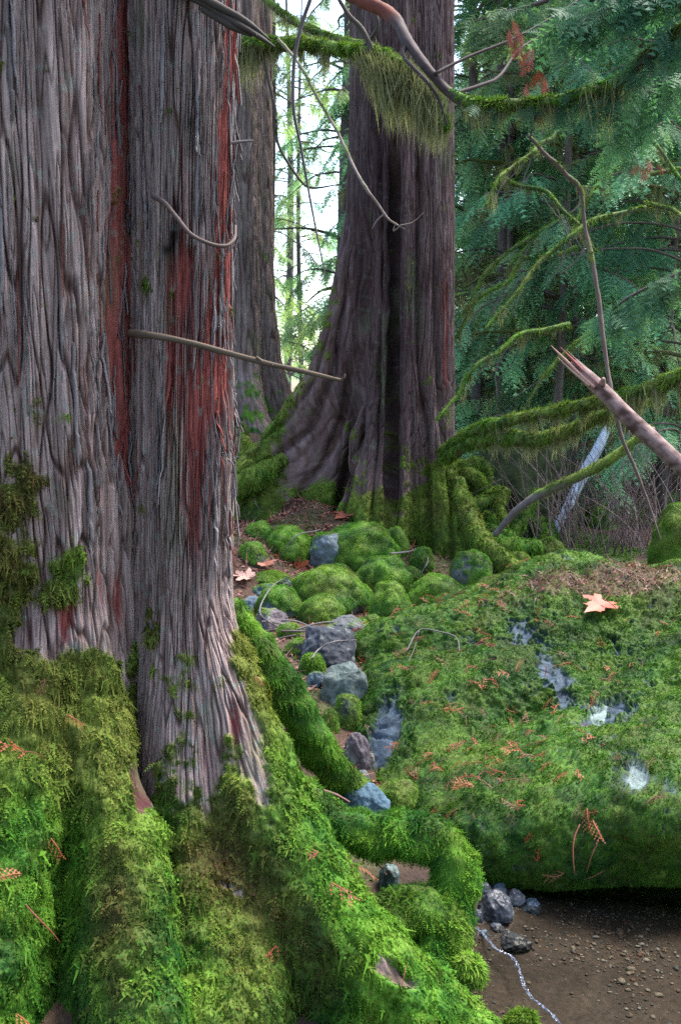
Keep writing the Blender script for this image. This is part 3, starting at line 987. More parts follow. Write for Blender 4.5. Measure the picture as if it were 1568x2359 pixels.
def redR(p, u, v, fr):
    cu = 522 - 22 * sstep(500, 900, v) - 40 * sstep(0, 600, 600 - v) * 0 + 24 * sstep(400, 0, v)
    m = 1.15 * np.exp(-((u - cu) / 26.0) ** 2) * sstep(1150, 800, v)
    m = m + 0.75 * blob(u, v, 452, 1000, 24, 280) + 0.6 * blob(u, v, 430, 640, 40, 90) + 0.4 * blob(u, v, 555, 1630, 22, 50) + .5 * blob(u, v, 400, 840, 25, 160) + .12
    return np.where(fr, m, 0.1)


def obR(p, u, v):
    ol = 0.45 * sstep(2000, 1550, v) + 0.25 * sstep(700, 560, u)
    br = 0.12 + 0.75 * blob(u, v, 520, 1990, 110, 190, 0) + 0.6 * blob(u, v, 720, 2200, 110, 80, 35) + 0.45 * blob(u, v, 640, 2080, 60, 60)
    return ol, br


thL = angles(CTH, math.radians(98), 640, 60)
tonguesL = [(-56, [(1.02, .30), (.80, .37), (.52, .58), (.32, .80), (.16, .98), (0, 1.1), (-.2, 1.2)], [(1.0, .09), (.6, .12), (.2, .13), (-.2, .14)]),
            (-86, [(1.05, .30), (.92, .35), (.73, .46), (.45, .66), (.19, .86), (0, .98), (-.2, 1.05)], [(1.0, .12), (.6, .15), (.2, .16), (-.2, .17)]),
            (-112, [(1.0, .30), (.75, .42), (.4, .7), (0, .95), (-.2, 1.0)], [(1.0, .14), (0, .24)]),
            (-180, [(.9, .30), (.5, .5), (0, 1.0)], [(1.0, .14), (0, .22)]), (95, [(.9, .30), (.5, .5), (0, 1.0)], [(1.0, .14), (0, .22)])]
zb_near = -0.2
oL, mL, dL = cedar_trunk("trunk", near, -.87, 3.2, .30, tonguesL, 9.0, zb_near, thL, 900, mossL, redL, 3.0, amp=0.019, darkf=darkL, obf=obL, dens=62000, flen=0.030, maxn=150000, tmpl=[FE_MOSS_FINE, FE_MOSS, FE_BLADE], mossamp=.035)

thR = angles(math.radians(-60), math.radians(105), 560, 50)
tonguesR = [(-41, [(1.04, .145), (.94, .19), (.774, .31), (.645, .38), (.534, .46), (.396, .58), (.27, .73), (.145, .90), (.02, 1.06), (-.2, 1.15)], [(1.0, .09), (.7, .12), (.4, .14), (.1, .18), (-.2, .20)]),
            (-68, [(1.0, .148), (.8, .20), (.6, .29), (.4, .40), (.25, .55), (.1, .74), (-.1, .85)], [(1.0, .10), (.5, .16), (0, .22)])]
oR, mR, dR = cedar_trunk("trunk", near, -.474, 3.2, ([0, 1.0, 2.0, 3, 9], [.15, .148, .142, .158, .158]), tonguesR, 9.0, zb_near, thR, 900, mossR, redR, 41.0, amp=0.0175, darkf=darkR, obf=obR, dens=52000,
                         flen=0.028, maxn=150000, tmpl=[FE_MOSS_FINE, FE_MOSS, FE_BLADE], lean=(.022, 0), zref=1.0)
mL.v += mR.v
for f_ in mR.f:
    mL.f.append(f_ + mL.n)
mL.c += mR.c
mL.fb += mR.fb
mL.n += mR.n
tag(mL.build("moss", M_MOSS, near), kind="stuff")


def mossy_root(parent, name, pts, rad, seed, dens=42000, flen=0.026, olive=0.08, brown=0.08, cover=1.0, nseg=40, n=110, flat=1.0, hang=0.85, stone=C3(.09, .06, .045), tmpl=None, maxn=60000, mossname="moss", wob=.35):
    v, fs, fib, c = tube(pts, rad, nseg, n, wob, 5.0, flat=flat)
    f = fs[0]
    nn = mesh_normals(v, f)
    cv = sstep(0.1, 0.4, cover + 0.6 * fbm(v * 6 + seed, 3) + 0.25 * nn[:, 2])
    v = v + nn * (cv * (0.010 + 0.02 * fbm(v * 14 + seed, 2)))[:, None] * min(1, max(rad) / 0.06)
    col = lerp(stone[None] * (1 + .4 * fbm(v * 20, 2))[:, None], moss_col(v, olive, brown + .2, seed) * .75, cv[:, None]).clip(.006, 1)
    mb = MB()
    mb.add(v, f, col, fib)
    for g in fs[1:]:
        mb.f.append(np.asarray(g, np.int64))
    o = mb.build(name, M_BARK, parent)
    mm = MB()
    moss_on(mm, v, f, cv ** 2 * (nn[:, 1] < 0.7), dens, flen, tmpl or [FE_MOSS_FINE, FE_MOSS, FE_BLADE], olive, brown, seed, hang=hang, lift=0.6, maxn=maxn)
    if mm.n:
        mo = mm.build(mossname, M_MOSS, o)
    return o


mossy_root(near, "root", [P(515, 1400, 3.62), P(572, 1478, 3.62), P(632, 1568, 3.62), P(692, 1658, 3.62), P(752, 1750, 3.64), P(815, 1812, 3.66), P(880, 1850, 3.7)], [.048, .054, .058, .054, .048, .038, .02], 5, wob=.3, flen=.019)
mossy_root(near, "root", [P(660, 1810, 3.2), P(745, 1880, 3.15), P(830, 1915, 3.12), P(930, 1925, 3.1), P(1015, 1945, 3.08), P(1048, 2005, 3.04), P(1040, 2085, 3.0), P(1015, 2160, 2.95), P(985, 2250, 2.86)],
           [.045, .048, .052, .052, .052, .050, .052, .055, .04], 6, n=150, wob=.3)
mossy_root(near, "root", [P(830, 2150, 2.93), P(890, 2125, 2.95), P(955, 2100, 2.97), P(1015, 2125, 2.95), P(1045, 2190, 2.92)], [.05, .055, .06, .055, .04], 7, brown=.15, wob=.3)

# ---- the broad cedar in the middle
broad = empty("cedar_tree", (.457, 8.2, .4), "broad cedar in the middle with flared fluted base and dark vertical clefts", "tree")
thB = angles(math.radians(-93), math.radians(115), 620, 50)


def mossB(p, u, v, fr):
    m = 1.0 * sstep(1030, 1270, v + 90 * sstep(950, 1060, u) - 10) * sstep(560, 700, u)
    m = m + 0.75 * sstep(30, -60, u - np.interp(v, [230, 500, 700, 860, 960, 1080], [838, 815, 785, 745, 690, 640])) * sstep(500, 800, v) * 0.75
    m = m + 0.9 * sstep(640, 560, u) * sstep(1020, 1070, v) + 0.4 * blob(u, v, 980, 1070, 60, 60)
    m = m + 0.3 * blob(u, v, 840, 1050, 60, 120) + 1.1 * blob(u, v, 1015, 1250, 85, 110) + .36 * sstep(760, 640, u) * sstep(850, 1000, v) + .9 * blob(u, v, 850, 1195, 40, 50) + .8 * blob(u, v, 720, 1170, 40, 60)
    m = m - .6 * blob(u, v, 690, 1060, 40, 50)
    return np.where(fr, m, 0.3 * sstep(1.0, .6, p[..., 2]))


def redB(p, u, v, fr):
    return np.where(fr, 0.42 * np.exp(-((u - 1025) / 18.0) ** 2) * sstep(500, 700, v) + 0.25 * blob(u, v, 850, 560, 30, 250) - .25 * sstep(800, 950, v), 0)


def obB(p, u, v):
    return 0.45 + 0.2 * blob(u, v, 700, 850, 120, 160), 0.35 * sstep(1280, 1100, v) * sstep(760, 900, u) + .08


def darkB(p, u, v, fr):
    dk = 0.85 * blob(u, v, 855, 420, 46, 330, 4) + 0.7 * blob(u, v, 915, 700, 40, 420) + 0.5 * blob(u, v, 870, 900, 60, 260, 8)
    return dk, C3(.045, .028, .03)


def extraB(p, u, v, fr):
    def groove(pts, w, dep):
        pts = np.array(pts)
        cu = np.interp(v, pts[:, 1], pts[:, 0])
        return -dep * np.exp(-((u - cu) / w) ** 2) * sstep(pts[0, 1] - 40, pts[0, 1] + 120, v)
    e = groove([(905, 330), (900, 700), (908, 950), (905, 1100), (912, 1260)], 14, .19) + groove([(838, 500), (832, 800), (826, 1000), (800, 1090), (785, 1190)], 14, .17)
    e = e + groove([(800, 600), (765, 860), (715, 990), (640, 1050), (560, 1085)], 10, .09) + groove([(770, 700), (720, 880), (660, 970), (590, 1020)], 8, .05) + groove([(815, 800), (790, 960), (745, 1070), (690, 1130)], 10, .08) + groove([(870, 250), (872, 600), (868, 950), (860, 1160)], 8, .08) + groove([(965, 300), (962, 800), (985, 1000)], 8, .06) + groove([(1000, 500), (1003, 800), (1020, 1000), (1040, 1150)], 7, .045)
    return np.where(fr, e, 0)


tonguesB = [(189, [(3.6, .345), (2.9, .40), (2.28, .54), (1.77, .71), (1.42, .96), (1.05, 1.25), (.85, 1.45), (.4, 1.6)], [(3.6, .12), (2.2, .17), (1.4, .14), (.8, .13)]),
            (172, [(2.6, .36), (2.0, .50), (1.5, .80), (1.2, 1.05), (.95, 1.35), (.6, 1.5)], [(3, .1), (1.2, .14), (.8, .12)]),
            (226, [(2.2, .38), (1.6, .47), (1.2, .56), (.95, .66), (.7, .74), (.4, .8)], [(2.5, .11), (1, .13), (.5, .13)]),
            (246, [(1.8, .38), (1.3, .48), (.95, .60), (.7, .72), (.45, .85), (.2, .95)], [(2, .09), (.5, .12)]),
            (266, [(1.5, .38), (1.0, .47), (.7, .58), (.5, .70), (.3, .78), (.1, .85)], [(2, .06), (.5, .09)]),
            (311, [(1.5, .36), (1.0, .47), (.7, .63), (.5, .80), (.32, .95), (.2, 1.05), (0, 1.12)], [(2, .12), (.5, .18)]),
            (330, [(1.4, .35), (.9, .42), (.6, .54), (.42, .70), (.3, .90), (.15, 1.1), (0, 1.3)], [(2, .1), (.5, .12)]),
            (60, [(1.5, .36), (.8, .6), (.5, 1.0), (.2, 1.4)], [(2, .12), (.5, .18)])]
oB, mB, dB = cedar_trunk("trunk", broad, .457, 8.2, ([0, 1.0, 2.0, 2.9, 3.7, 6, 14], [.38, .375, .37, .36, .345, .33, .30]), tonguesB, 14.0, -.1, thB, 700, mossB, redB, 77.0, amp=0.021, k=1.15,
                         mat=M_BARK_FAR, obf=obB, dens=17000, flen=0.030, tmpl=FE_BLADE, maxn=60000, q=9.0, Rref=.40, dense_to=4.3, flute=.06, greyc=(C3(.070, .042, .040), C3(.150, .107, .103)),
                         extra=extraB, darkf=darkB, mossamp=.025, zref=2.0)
tag(mB.build("moss", M_MOSS, broad), kind="stuff")
mossy_root(broad, "root", [P(1050, 1110, 7.9), P(1075, 1180, 7.7), P(1105, 1245, 7.5), P(1150, 1290, 7.4), P(1200, 1318, 7.3)], [.05, .06, .065, .07, .05], 8, dens=12000, flen=.03, olive=.4, n=50, nseg=20, tmpl=FE_BLADE, wob=.2)
mossy_root(broad, "root", [P(665, 1010, 8.8), P(610, 1040, 8.9), P(560, 1062, 9.0), P(520, 1080, 9.0)], [.07, .08, .085, .07], 9, dens=12000, flen=.03, olive=.45, n=50, nseg=20, tmpl=FE_BLADE, wob=.2)
mossy_root(broad, "root", [P(655, 1052, 8.0), P(620, 1078, 7.95), P(590, 1098, 7.9), P(555, 1114, 7.9), P(505, 1130, 7.9)], [.03, .055, .075, .085, .07], 10, dens=12000, flen=.03, olive=.3, n=50, nseg=20, tmpl=FE_BLADE, wob=.2)

# ---- the cedar farther back on the left
backc = empty("cedar_tree", (-1.22, 12.6, 1.2), "straight grey cedar seen in the gap between the near cedar and the broad one", "tree")
thK = angles(math.radians(-85), math.radians(110), 260, 30)
tonguesK = [(-15, [(3.2, .43), (2.6, .47), (2.0, .55), (1.6, .68), (1.35, .88), (1.2, 1.1), (.8, 1.3)], [(3, .12), (1.2, .2)]), (-60, [(2.6, .43), (1.8, .56), (1.4, .75), (1.2, .95), (.8, 1.1)], [(3, .12), (1.2, .2)]),
            (-110, [(2.6, .43), (1.8, .56), (1.4, .75), (1.2, .95), (.8, 1.1)], [(3, .12), (1.2, .2)])]
oK, mK, dK = cedar_trunk("trunk", backc, -1.22, 12.6, .43, tonguesK, 18.0, .6, thK, 420, lambda p, u, v, fr: 0.55 * sstep(830, 960, v) + 0 * u, lambda p, u, v, fr: 0 * u + .05, 99.0, amp=.03, k=1.8,
                         mat=M_BARK_FAR, dens=0, dense_to=5.0, Rref=.45, greyc=(C3(.11, .080, .068), C3(.215, .168, .148)), zref=2.0)

# ------------------------------------------------------------------ branches, hanging moss
def PP(lst):
    return np.array([P(*t) for t in lst])


def px(r, d):
    return r * d / F


HANG_A, HANG_B = C3(.27, .27, .14), C3(.15, .155, .065)


def hang(mb, c, t0, t1, n, L, spread=0.02, pw=1.0, lw=0.55, colA=None, colB=None, wide=0.8, r=rng):
    n = int(n * 2.6)
    t = t0 + (t1 - t0) * r.random(n) ** pw
    t = np.clip(t + .012 * np.sin(t * 90), 0, 1)
    i = t * (len(c) - 1)
    k = np.clip(i.astype(int), 0, len(c) - 2)
    fr = (i - k)[:, None]
    O = c[k] * (1 - fr) + c[k + 1] * fr + r.normal(0, spread, (n, 3)) * np.array([1, 1, .5])
    nc = max(3, n // 55)
    ct = t0 + (t1 - t0) * r.random(nc)
    cl_ = (.22 + 1.15 * r.random(nc) ** 1.8)
    w_ = r.integers(0, nc, n)
    ii = np.clip(ct * (len(c) - 1), 0, len(c) - 1.001)
    kk = ii.astype(int)
    cc_ = c[kk] + (c[kk + 1] - c[kk]) * (ii - kk)[:, None]
    gap = np.linalg.norm(O - cc_[w_], axis=1)
    tuft = r.random(n) < .75
    O = np.where(tuft[:, None], cc_[w_] + r.normal(0, 1, (n, 3)) * np.array([.030, .02, .01]) * (L / .2), O)
    LL = L * np.where(tuft, cl_[w_] * (.45 + .65 * r.random(n)), .15 + .45 * r.random(n))
    tgt = cc_[w_] + np.stack([r.normal(0, .014, nc)[w_], r.normal(0, .014, nc)[w_], -L * 1.25 * cl_[w_]], -1)
    D = np.where(tuft[:, None], norm(tgt - O) + r.normal(0, .11, (n, 3)), np.stack([r.normal(0, .3, n), r.normal(0, .25, n), -np.ones(n)], -1))
    N = np.stack([r.normal(0, 1.2, n), -np.ones(n), 0 * t], -1)
    a = np.clip(0.5 + 0.9 * fbm(O * 6, 2) + r.normal(0, .2, n), 0, 1)[:, None]
    col = lerp(colB if colB is not None else HANG_B, colA if colA is not None else HANG_A, a) * (1 + r.normal(0, .12, (n, 1)))
    sprays(mb, O, D, N, LL, col.clip(.005, 1), FE_STRAND, wide=wide * .6)


def branch(name, label, pts, rad, cat="branch", parent=None, moss=0.0, bark=C3(.11, .085, .07), nseg=10, n=None, wob=.25, mossdens=26000, flen=.022, hangs=(), olive=.3, tip=None,
           seed=1.0, group=None, twigs=(), mat=None, top=True):
    v, fs, fib, c = tube(pts, rad, nseg, n or len(pts) * 10, wob, 14.0)
    f = fs[0]
    nn = mesh_normals(v, f)
    tt = np.repeat(np.linspace(0, 1, n or len(pts) * 10), nseg)
    tt = np.concatenate([tt, [0, 1]])
    m = moss(tt) if callable(moss) else np.full(len(v), moss)
    cv = sstep(0.35, 0.65, m + 0.5 * fbm(v * 9 + seed, 3) + (0.45 * nn[:, 2] if top else 0))
    v = v + nn * (cv * .006)[:, None]
    bk = bark[None] * (1 + .5 * fbm(v * np.array([40, 40, 40]), 2))[:, None]
    if tip is not None:
        bk = lerp(bk, tip[0][None], (sstep(tip[1] + .02, tip[1] - .02, tt) if tip[2] < 0 else sstep(tip[1] - .02, tip[1] + .02, tt))[:, None])
    col = lerp(bk, moss_col(v, olive, .15, seed) * .8, cv[:, None]).clip(.005, 1)
    mb = MB()
    mb.add(v, f, col, fib)
    for g in fs[1:]:
        mb.f.append(np.asarray(g, np.int64))
    for (tp, tr) in twigs:
        add_tube(mb, tp, tr, bark, 6, None, .2, 20)
    o = mb.build(name, mat or M_WOOD, parent)
    if label:
        tag(o, label, cat, group)
    if cv.max() > .4 and mossdens:
        mm = MB()
        moss_on(mm, v, f, cv ** 2, mossdens, flen, FE_BLADE, olive, .08, seed, hang=.7, lift=.7)
        if mm.n:
            mm.build("moss", M_MOSS, o)
    if hangs:
        hm = MB()
        for h in hangs:
            hang(hm, c, *h)
        hm.build("hanging_moss", M_MOSS, o)
    return o, c


# stubs and twigs of the near cedar
def part_tube(name, pts, rad, col, parent, nseg=9, wob=.2, flat=1.0, mat=None, extra=()):
    mb = MB()
    add_tube(mb, pts, rad, col, nseg, len(pts) * 10, wob, 16, flat=flat)
    for (p_, r_) in extra:
        add_tube(mb, p_, r_, col, 7, len(p_) * 8, wob, 16)
    return mb.build(name, mat or M_WOOD, parent)


W_DARK, W_GREY, W_TAN, W_PALE = C3(.06, .045, .035), C3(.17, .15, .14), C3(.085, .062, .04), C3(.30, .28, .27)
part_tube("branch_stub", PP([(405, -25, 3.04), (480, 12, 2.95), (545, 52, 2.88), (600, 86, 2.84), (634, 108, 2.82)]), [.020, .021, .019, .012, .002], C3(.042, .033, .025), near, flat=.55,
          extra=[(PP([(430, -20, 3.0), (500, 12, 2.9), (570, 52, 2.86), (622, 92, 2.83)]), [.010, .011, .008, .002]), (PP([(470, 22, 2.95), (530, 58, 2.88), (580, 84, 2.86)]), [.011, .010, .003])])
part_tube("branch_stub", PP([(300, 768, 3.06), (345, 772, 2.96), (430, 788, 2.90), (520, 812, 2.86), (610, 836, 2.82), (700, 856, 2.78), (788, 877, 2.74)]), [.011, .0095, .0085, .008, .007, .006, .0045], W_TAN, near,
          extra=[(PP([(786, 876, 2.74), (792, 870, 2.73), (795, 862, 2.73)]), [.004, .003, .002]), (PP([(605, 834, 2.82), (590, 822, 2.82)]), [.005, .003])])
part_tube("twig", PP([(352, 452, 3.04), (380, 468, 2.99), (408, 502, 2.97), (440, 540, 2.96), (485, 562, 2.97), (520, 566, 2.99), (540, 550, 3.03), (543, 520, 3.1)]), [.007, .0065, .006, .0055, .0055, .005, .0045, .003], C3(.085, .06, .052), near)
part_tube("twig", PP([(536, 330, 3.1), (560, 326, 3.06), (583, 324, 3.02)]), [.005, .004, .002], W_GREY, near, extra=[(PP([(578, 325, 3.03), (572, 350, 3.03), (560, 385, 3.06), (548, 420, 3.1)]), [.003, .0025, .002, .002])])

# torn strips of bark standing off the near trunks
mbs = MB()
r_ = np.random.default_rng(21)
for i in range(420):
    onR = i % 2
    dat = dR if onR else dL
    th_, p2, n2, ms = (thR if onR else thL), dat[2], dat[3], dat[4]
    for _try in range(30):
        a = r_.integers(20, (520 if onR else 600))
        if onR and r_.random() < .5:
            a = r_.integers(250, 480)
        b = r_.integers(150, 560)
        L_ = int(r_.integers(18, 70))
        if b + L_ < 880 and ms[a, b:b + L_].max() < .3 and n2[a, b, 1] < .35:
            break
    else:
        continue
    drift = np.round(np.linspace(0, r_.integers(-4, 5), L_)).astype(int)
    ai = np.clip(a + drift, 1, len(th_) - 1)
    bi = np.arange(b, b + L_)
    cpt, nn_ = p2[ai, bi], n2[ai, bi]
    t = np.linspace(0, 1, L_)
    offs = .005 + (r_.random() < .6) * .024 * r_.random() * (t ** 2 if r_.random() < .7 else (1 - t) ** 2)
    tg = norm(np.cross(nn_, np.gradient(cpt, axis=0)))
    w = ((.0025 + .006 * r_.random()) if i < 120 else (.0007 + .0017 * r_.random())) * (np.sin(np.pi * np.clip(t * .9 + .06, 0, 1)) ** .5) * (1 + .3 * pn(np.stack([t * 9, t * 0 + i, t * 0], -1)))
    cc = cpt + nn_ * np.asarray(offs).reshape(-1, 1) if np.ndim(offs) else cpt + nn_ * offs
    cc = cc + tg * (.006 * pn(np.stack([t * 3, t * 0 + i * 3.3, t * 0], -1)))[:, None]
    st = np.stack([cc - tg * w[:, None], cc + nn_ * .0035, cc + tg * w[:, None], cc - nn_ * .002], 1)
    base = lerp(C3(.11, .095, .09), C3(.23, .205, .20), r_.random())
    if r_.random() < .18:
        base = C3(.19, .055, .042)
    fb = np.stack([np.full(st.shape[:2], i * .37) + np.arange(4)[None] * .006, np.zeros(st.shape[:2]), np.repeat(np.arange(L_)[:, None] * .006, 4, 1)], -1)
    fq = grid_faces(L_, 4)
    ii = np.arange(L_ - 1)
    fq = np.vstack([fq, np.stack([ii * 4 + 3, (ii + 1) * 4 + 3, (ii + 1) * 4, ii * 4], -1)])
    mbs.add(st.reshape(-1, 3), fq, base, fb)
tag(mbs.build("loose_bark", M_BARK, near), kind="stuff")

# the long arching bough at the upper right, broken red end, moss and sprays
arc_o, arc_c = branch("mossy_branch", "long arching bough with broken red end, sagging across the upper right, mossy on top",
                      PP([(800, -14, 5.7), (860, 12, 5.6), (908, 42, 5.5), (940, 98, 5.35), (985, 160, 5.25), (1040, 218, 5.2), (1090, 240, 5.1), (1170, 242, 5.05), (1260, 238, 5.0), (1350, 215, 4.95), (1420, 190, 4.9), (1475, 148, 4.8),
                          (1530, 95, 4.7), (1600, 50, 4.6), (1700, -20, 4.5)]), [.034, .036, .032, .026, .023, .022, .021, .021, .021, .021, .021, .020, .018, .016, .015],
                      moss=lambda t: np.interp(t, [0, .2, .36, .42, .7, .8, 1], [-.6, -.2, .25, .8, .9, .6, .4]), bark=C3(.045, .032, .03), tip=(C3(.11, .032, .02), .15, -1), nseg=14,
                      hangs=[(.40, .66, 420, .10), (.50, .62, 140, .17, .02), (.60, .80, 160, .10), (.64, .78, 110, .20, .03)], olive=.12, flen=.028, twigs=[
                          (PP([(940, 98, 5.35), (930, 130, 5.3), (985, 190, 5.2), (1010, 230, 5.2), (1030, 290, 5.2)]), [.012, .010, .010, .008, .004]),
                          (PP([(1000, 170, 5.2), (1080, 130, 5.3), (1180, 90, 5.4), (1270, 40, 5.5), (1330, 0, 5.6)]), [.009, .008, .007, .005, .003]),
                          (PP([(1040, 218, 5.2), (1110, 195, 5.3), (1150, 175, 5.4), (1200, 110, 5.6), (1290, 60, 5.8)]), [.012, .010, .008, .006, .003]),
                          (PP([(1260, 238, 5.0), (1230, 270, 5.0), (1220, 320, 5.0)]), [.007, .005, .004])])
FOL_A, FOL_B, FOL_C = C3(.026, .080, .046), C3(.070, .155, .082), C3(.135, .165, .060)


def fol_col(p, n, bright=1.0, yel=0.0, r=rng):
    a = np.clip(.5 + fbm(p * 1.6, 2) * 1.2 + r.normal(0, .22, n), 0, 1)[:, None]
    c = lerp(FOL_A, FOL_B, a)
    y = np.clip(yel + 1.2 * fbm(p * .9 + 50, 2) + r.normal(0, .15, n), 0, 1)[:, None]
    return ((lerp(c, FOL_C, y)) * bright * (1 + r.normal(0, .12, (n, 1)))).clip(.004, 1)


def hanging_sprays(mb, c, t0, t1, n, L, tmpl=FE_SPRAY, bright=1.0, yel=0.0, down=1.0, side=.5, col=None, spread=.02, r=rng, wide=.8):
    t = t0 + (t1 - t0) * r.random(n)
    i = t * (len(c) - 1)
    k = np.clip(i.astype(int), 0, len(c) - 2)
    fr = (i - k)[:, None]
    O = c[k] * (1 - fr) + c[k + 1] * fr + r.normal(0, spread, (n, 3))
    D = np.stack([r.normal(0, side, n), r.normal(0, side, n), -down + r.normal(0, .3, n)], -1)
    N = np.stack([r.normal(0, .5, n), -np.ones(n), .3 + r.normal(0, .3, n)], -1)
    cc = fol_col(O, n, bright, yel, r) if col is None else (np.asarray(col)[None] * (1 + r.normal(0, .25, (n, 1)))).clip(.004, 1)
    LL = L * (.5 + .8 * r.random(n))
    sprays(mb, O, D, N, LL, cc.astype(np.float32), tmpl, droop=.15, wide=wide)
    # second-order sprigs along each spray so it reads as a flat cedar frond
    for q_ in (0.35, 0.62):
        for sg in (-1, 1):
            Dn = norm(D)
            S = norm(np.cross(Dn, N))
            O2 = O + Dn * (q_ * LL)[:, None]
            sprays(mb, O2, Dn * .75 + sg * S * .7, N + r.normal(0, .2, (n, 3)), LL * .45, cc.astype(np.float32), tmpl, droop=.2, wide=wide)


fm = MB()
hanging_sprays(fm, arc_c, .44, .62, 30, .10, bright=1.0)
hanging_sprays(fm, arc_c, .60, .96, 70, .15, bright=1.0, side=.45, down=1.3)
fm.build("foliage", M_FOLIAGE, arc_o)
fm = MB()
for q_ in ([(1165, 50, 5.2), (1190, 100, 5.2), (1205, 160, 5.15), (1215, 225, 5.15)], [(1190, 70, 5.2), (1225, 130, 5.2), (1250, 190, 5.2)]):
    hanging_sprays(fm, catmull(PP(q_), 20), 0, 1, 16, .065, col=C3(.22, .045, .028), side=.32, down=1.4, spread=.012)
fm.build("dead_foliage", M_DRY, arc_o)

# horizontal mossy bough with its long curtain of moss, upper middle
branch("mossy_branch", "level mossy bough high in the gap, its pale moss curtain before the broad cedar",
       PP([(520, 112, 6.7), (600, 104, 6.6), (700, 102, 6.5), (790, 116, 6.3), (860, 122, 6.15), (910, 145, 6.0), (965, 178, 5.9), (1005, 235, 5.85), (1030, 300, 5.8)]), [.034, .036, .034, .032, .030, .026, .02, .016, .01],
       moss=.75, bark=C3(.06, .05, .04), hangs=[(.02, .50, 900, .14, .02), (.50, .84, 1000, .29, .035), (.62, .95, 500, .23, .03), (.50, .66, 400, .31, .03), (.0, .10, 200, .28, .02)], olive=.25, nseg=12, flen=.03, seed=3.0,
       twigs=[(PP([(860, 122, 6.1), (835, 70, 6.1), (800, 30, 6.1), (770, -20, 6.1)]), [.016, .014, .012, .01]), (PP([(830, 118, 6.2), (870, 60, 6.1), (850, 0, 6.1)]), [.012, .010, .008]),
              (PP([(600, 110, 6.6), (615, 170, 6.6), (635, 260, 6.6), (640, 330, 6.6), (680, 400, 6.6), (715, 432, 6.6), (780, 425, 6.6)]), [.013, .012, .011, .010, .009, .008, .004])])
branch("mossy_branch", "thin mossy bough ahead of the sky gap at the top border, above the level one",
       PP([(600, -10, 7.6), (660, 40, 7.5), (720, 72, 7.4), (800, 95, 7.2), (850, 100, 7.1)]), [.022, .022, .02, .016, .01], moss=.6, hangs=[(.0, 1, 500, .17, .03)], olive=.3, seed=5.0)

# thin dead branches hanging in the gap
branch("dead_branch", "thin bare twig hanging nearly straight down in the bright gap", PP([(722, -20, 4.2), (700, 40, 4.2), (682, 110, 4.2), (675, 180, 4.2), (677, 260, 4.2), (692, 335, 4.2), (707, 420, 4.2), (722, 500, 4.2), (742, 600, 4.2), (752, 650, 4.2)]),
       [.0075, .0075, .007, .0065, .006, .0055, .005, .004, .003, .0015], bark=C3(.09, .08, .08), nseg=7, mossdens=0, twigs=[
           (PP([(676, 200, 4.2), (700, 204, 4.2), (706, 190, 4.2)]), [.003, .002, .001]), (PP([(690, 325, 4.2), (720, 328, 4.2), (738, 315, 4.2)]), [.003, .002, .001]), (PP([(684, 265, 4.2), (700, 262, 4.2)]), [.003, .001]),
           (PP([(700, 395, 4.2), (735, 402, 4.2), (750, 392, 4.2)]), [.003, .002, .001])])
branch("dead_branch", "bare crooked branch curving down across the broad cedar, forked at its tip",
       PP([(640, 90, 5.9), (690, 150, 5.8), (730, 225, 5.7), (775, 300, 5.6), (805, 365, 5.5), (840, 430, 5.4), (870, 470, 5.4), (895, 505, 5.4), (932, 528, 5.4)]), [.007, .007, .007, .007, .0075, .0075, .006, .005, .002],
       bark=C3(.16, .13, .11), nseg=8, moss=lambda t: np.interp(t, [0, .5, .7], [.3, .2, -.2]), mossdens=9000, olive=.5, twigs=[
           (PP([(886, 492, 5.4), (868, 508, 5.4), (856, 528, 5.4)]), [.006, .004, .002]), (PP([(920, 522, 5.4), (905, 532, 5.4), (912, 512, 5.4)]), [.004, .003, .002]), (PP([(918, 520, 5.4), (950, 512, 5.4), (975, 490, 5.4)]), [.004, .003, .0015])])
branch("dead_branch", "long dead branch dangling at the right, mossy above and bleached toward its tip",
       PP([(1215, 312, 5.5), (1255, 355, 5.5), (1305, 405, 5.5), (1335, 440, 5.5), (1346, 520, 5.5), (1362, 600, 5.45), (1378, 690, 5.4), (1388, 780, 5.35), (1400, 860, 5.3), (1412, 925, 5.25), (1432, 1010, 5.25), (1462, 1080, 5.25), (1492, 1160, 5.25), (1522, 1245, 5.2)]),
       [.006, .010, .010, .009, .009, .011, .012, .012, .010, .012, .010, .008, .007, .002], bark=C3(.105, .075, .062), moss=lambda t: np.interp(t, [0, .1, .3, .52, .6], [.2, .3, .35, .25, -.4]), mossdens=12000, olive=.45, nseg=10, seed=9.0, wob=.4,
       twigs=[(PP([(1412, 930, 5.25), (1440, 960, 5.3), (1490, 1000, 5.4), (1540, 1040, 5.5), (1600, 1100, 5.6)]), [.012, .011, .010, .009, .006])])
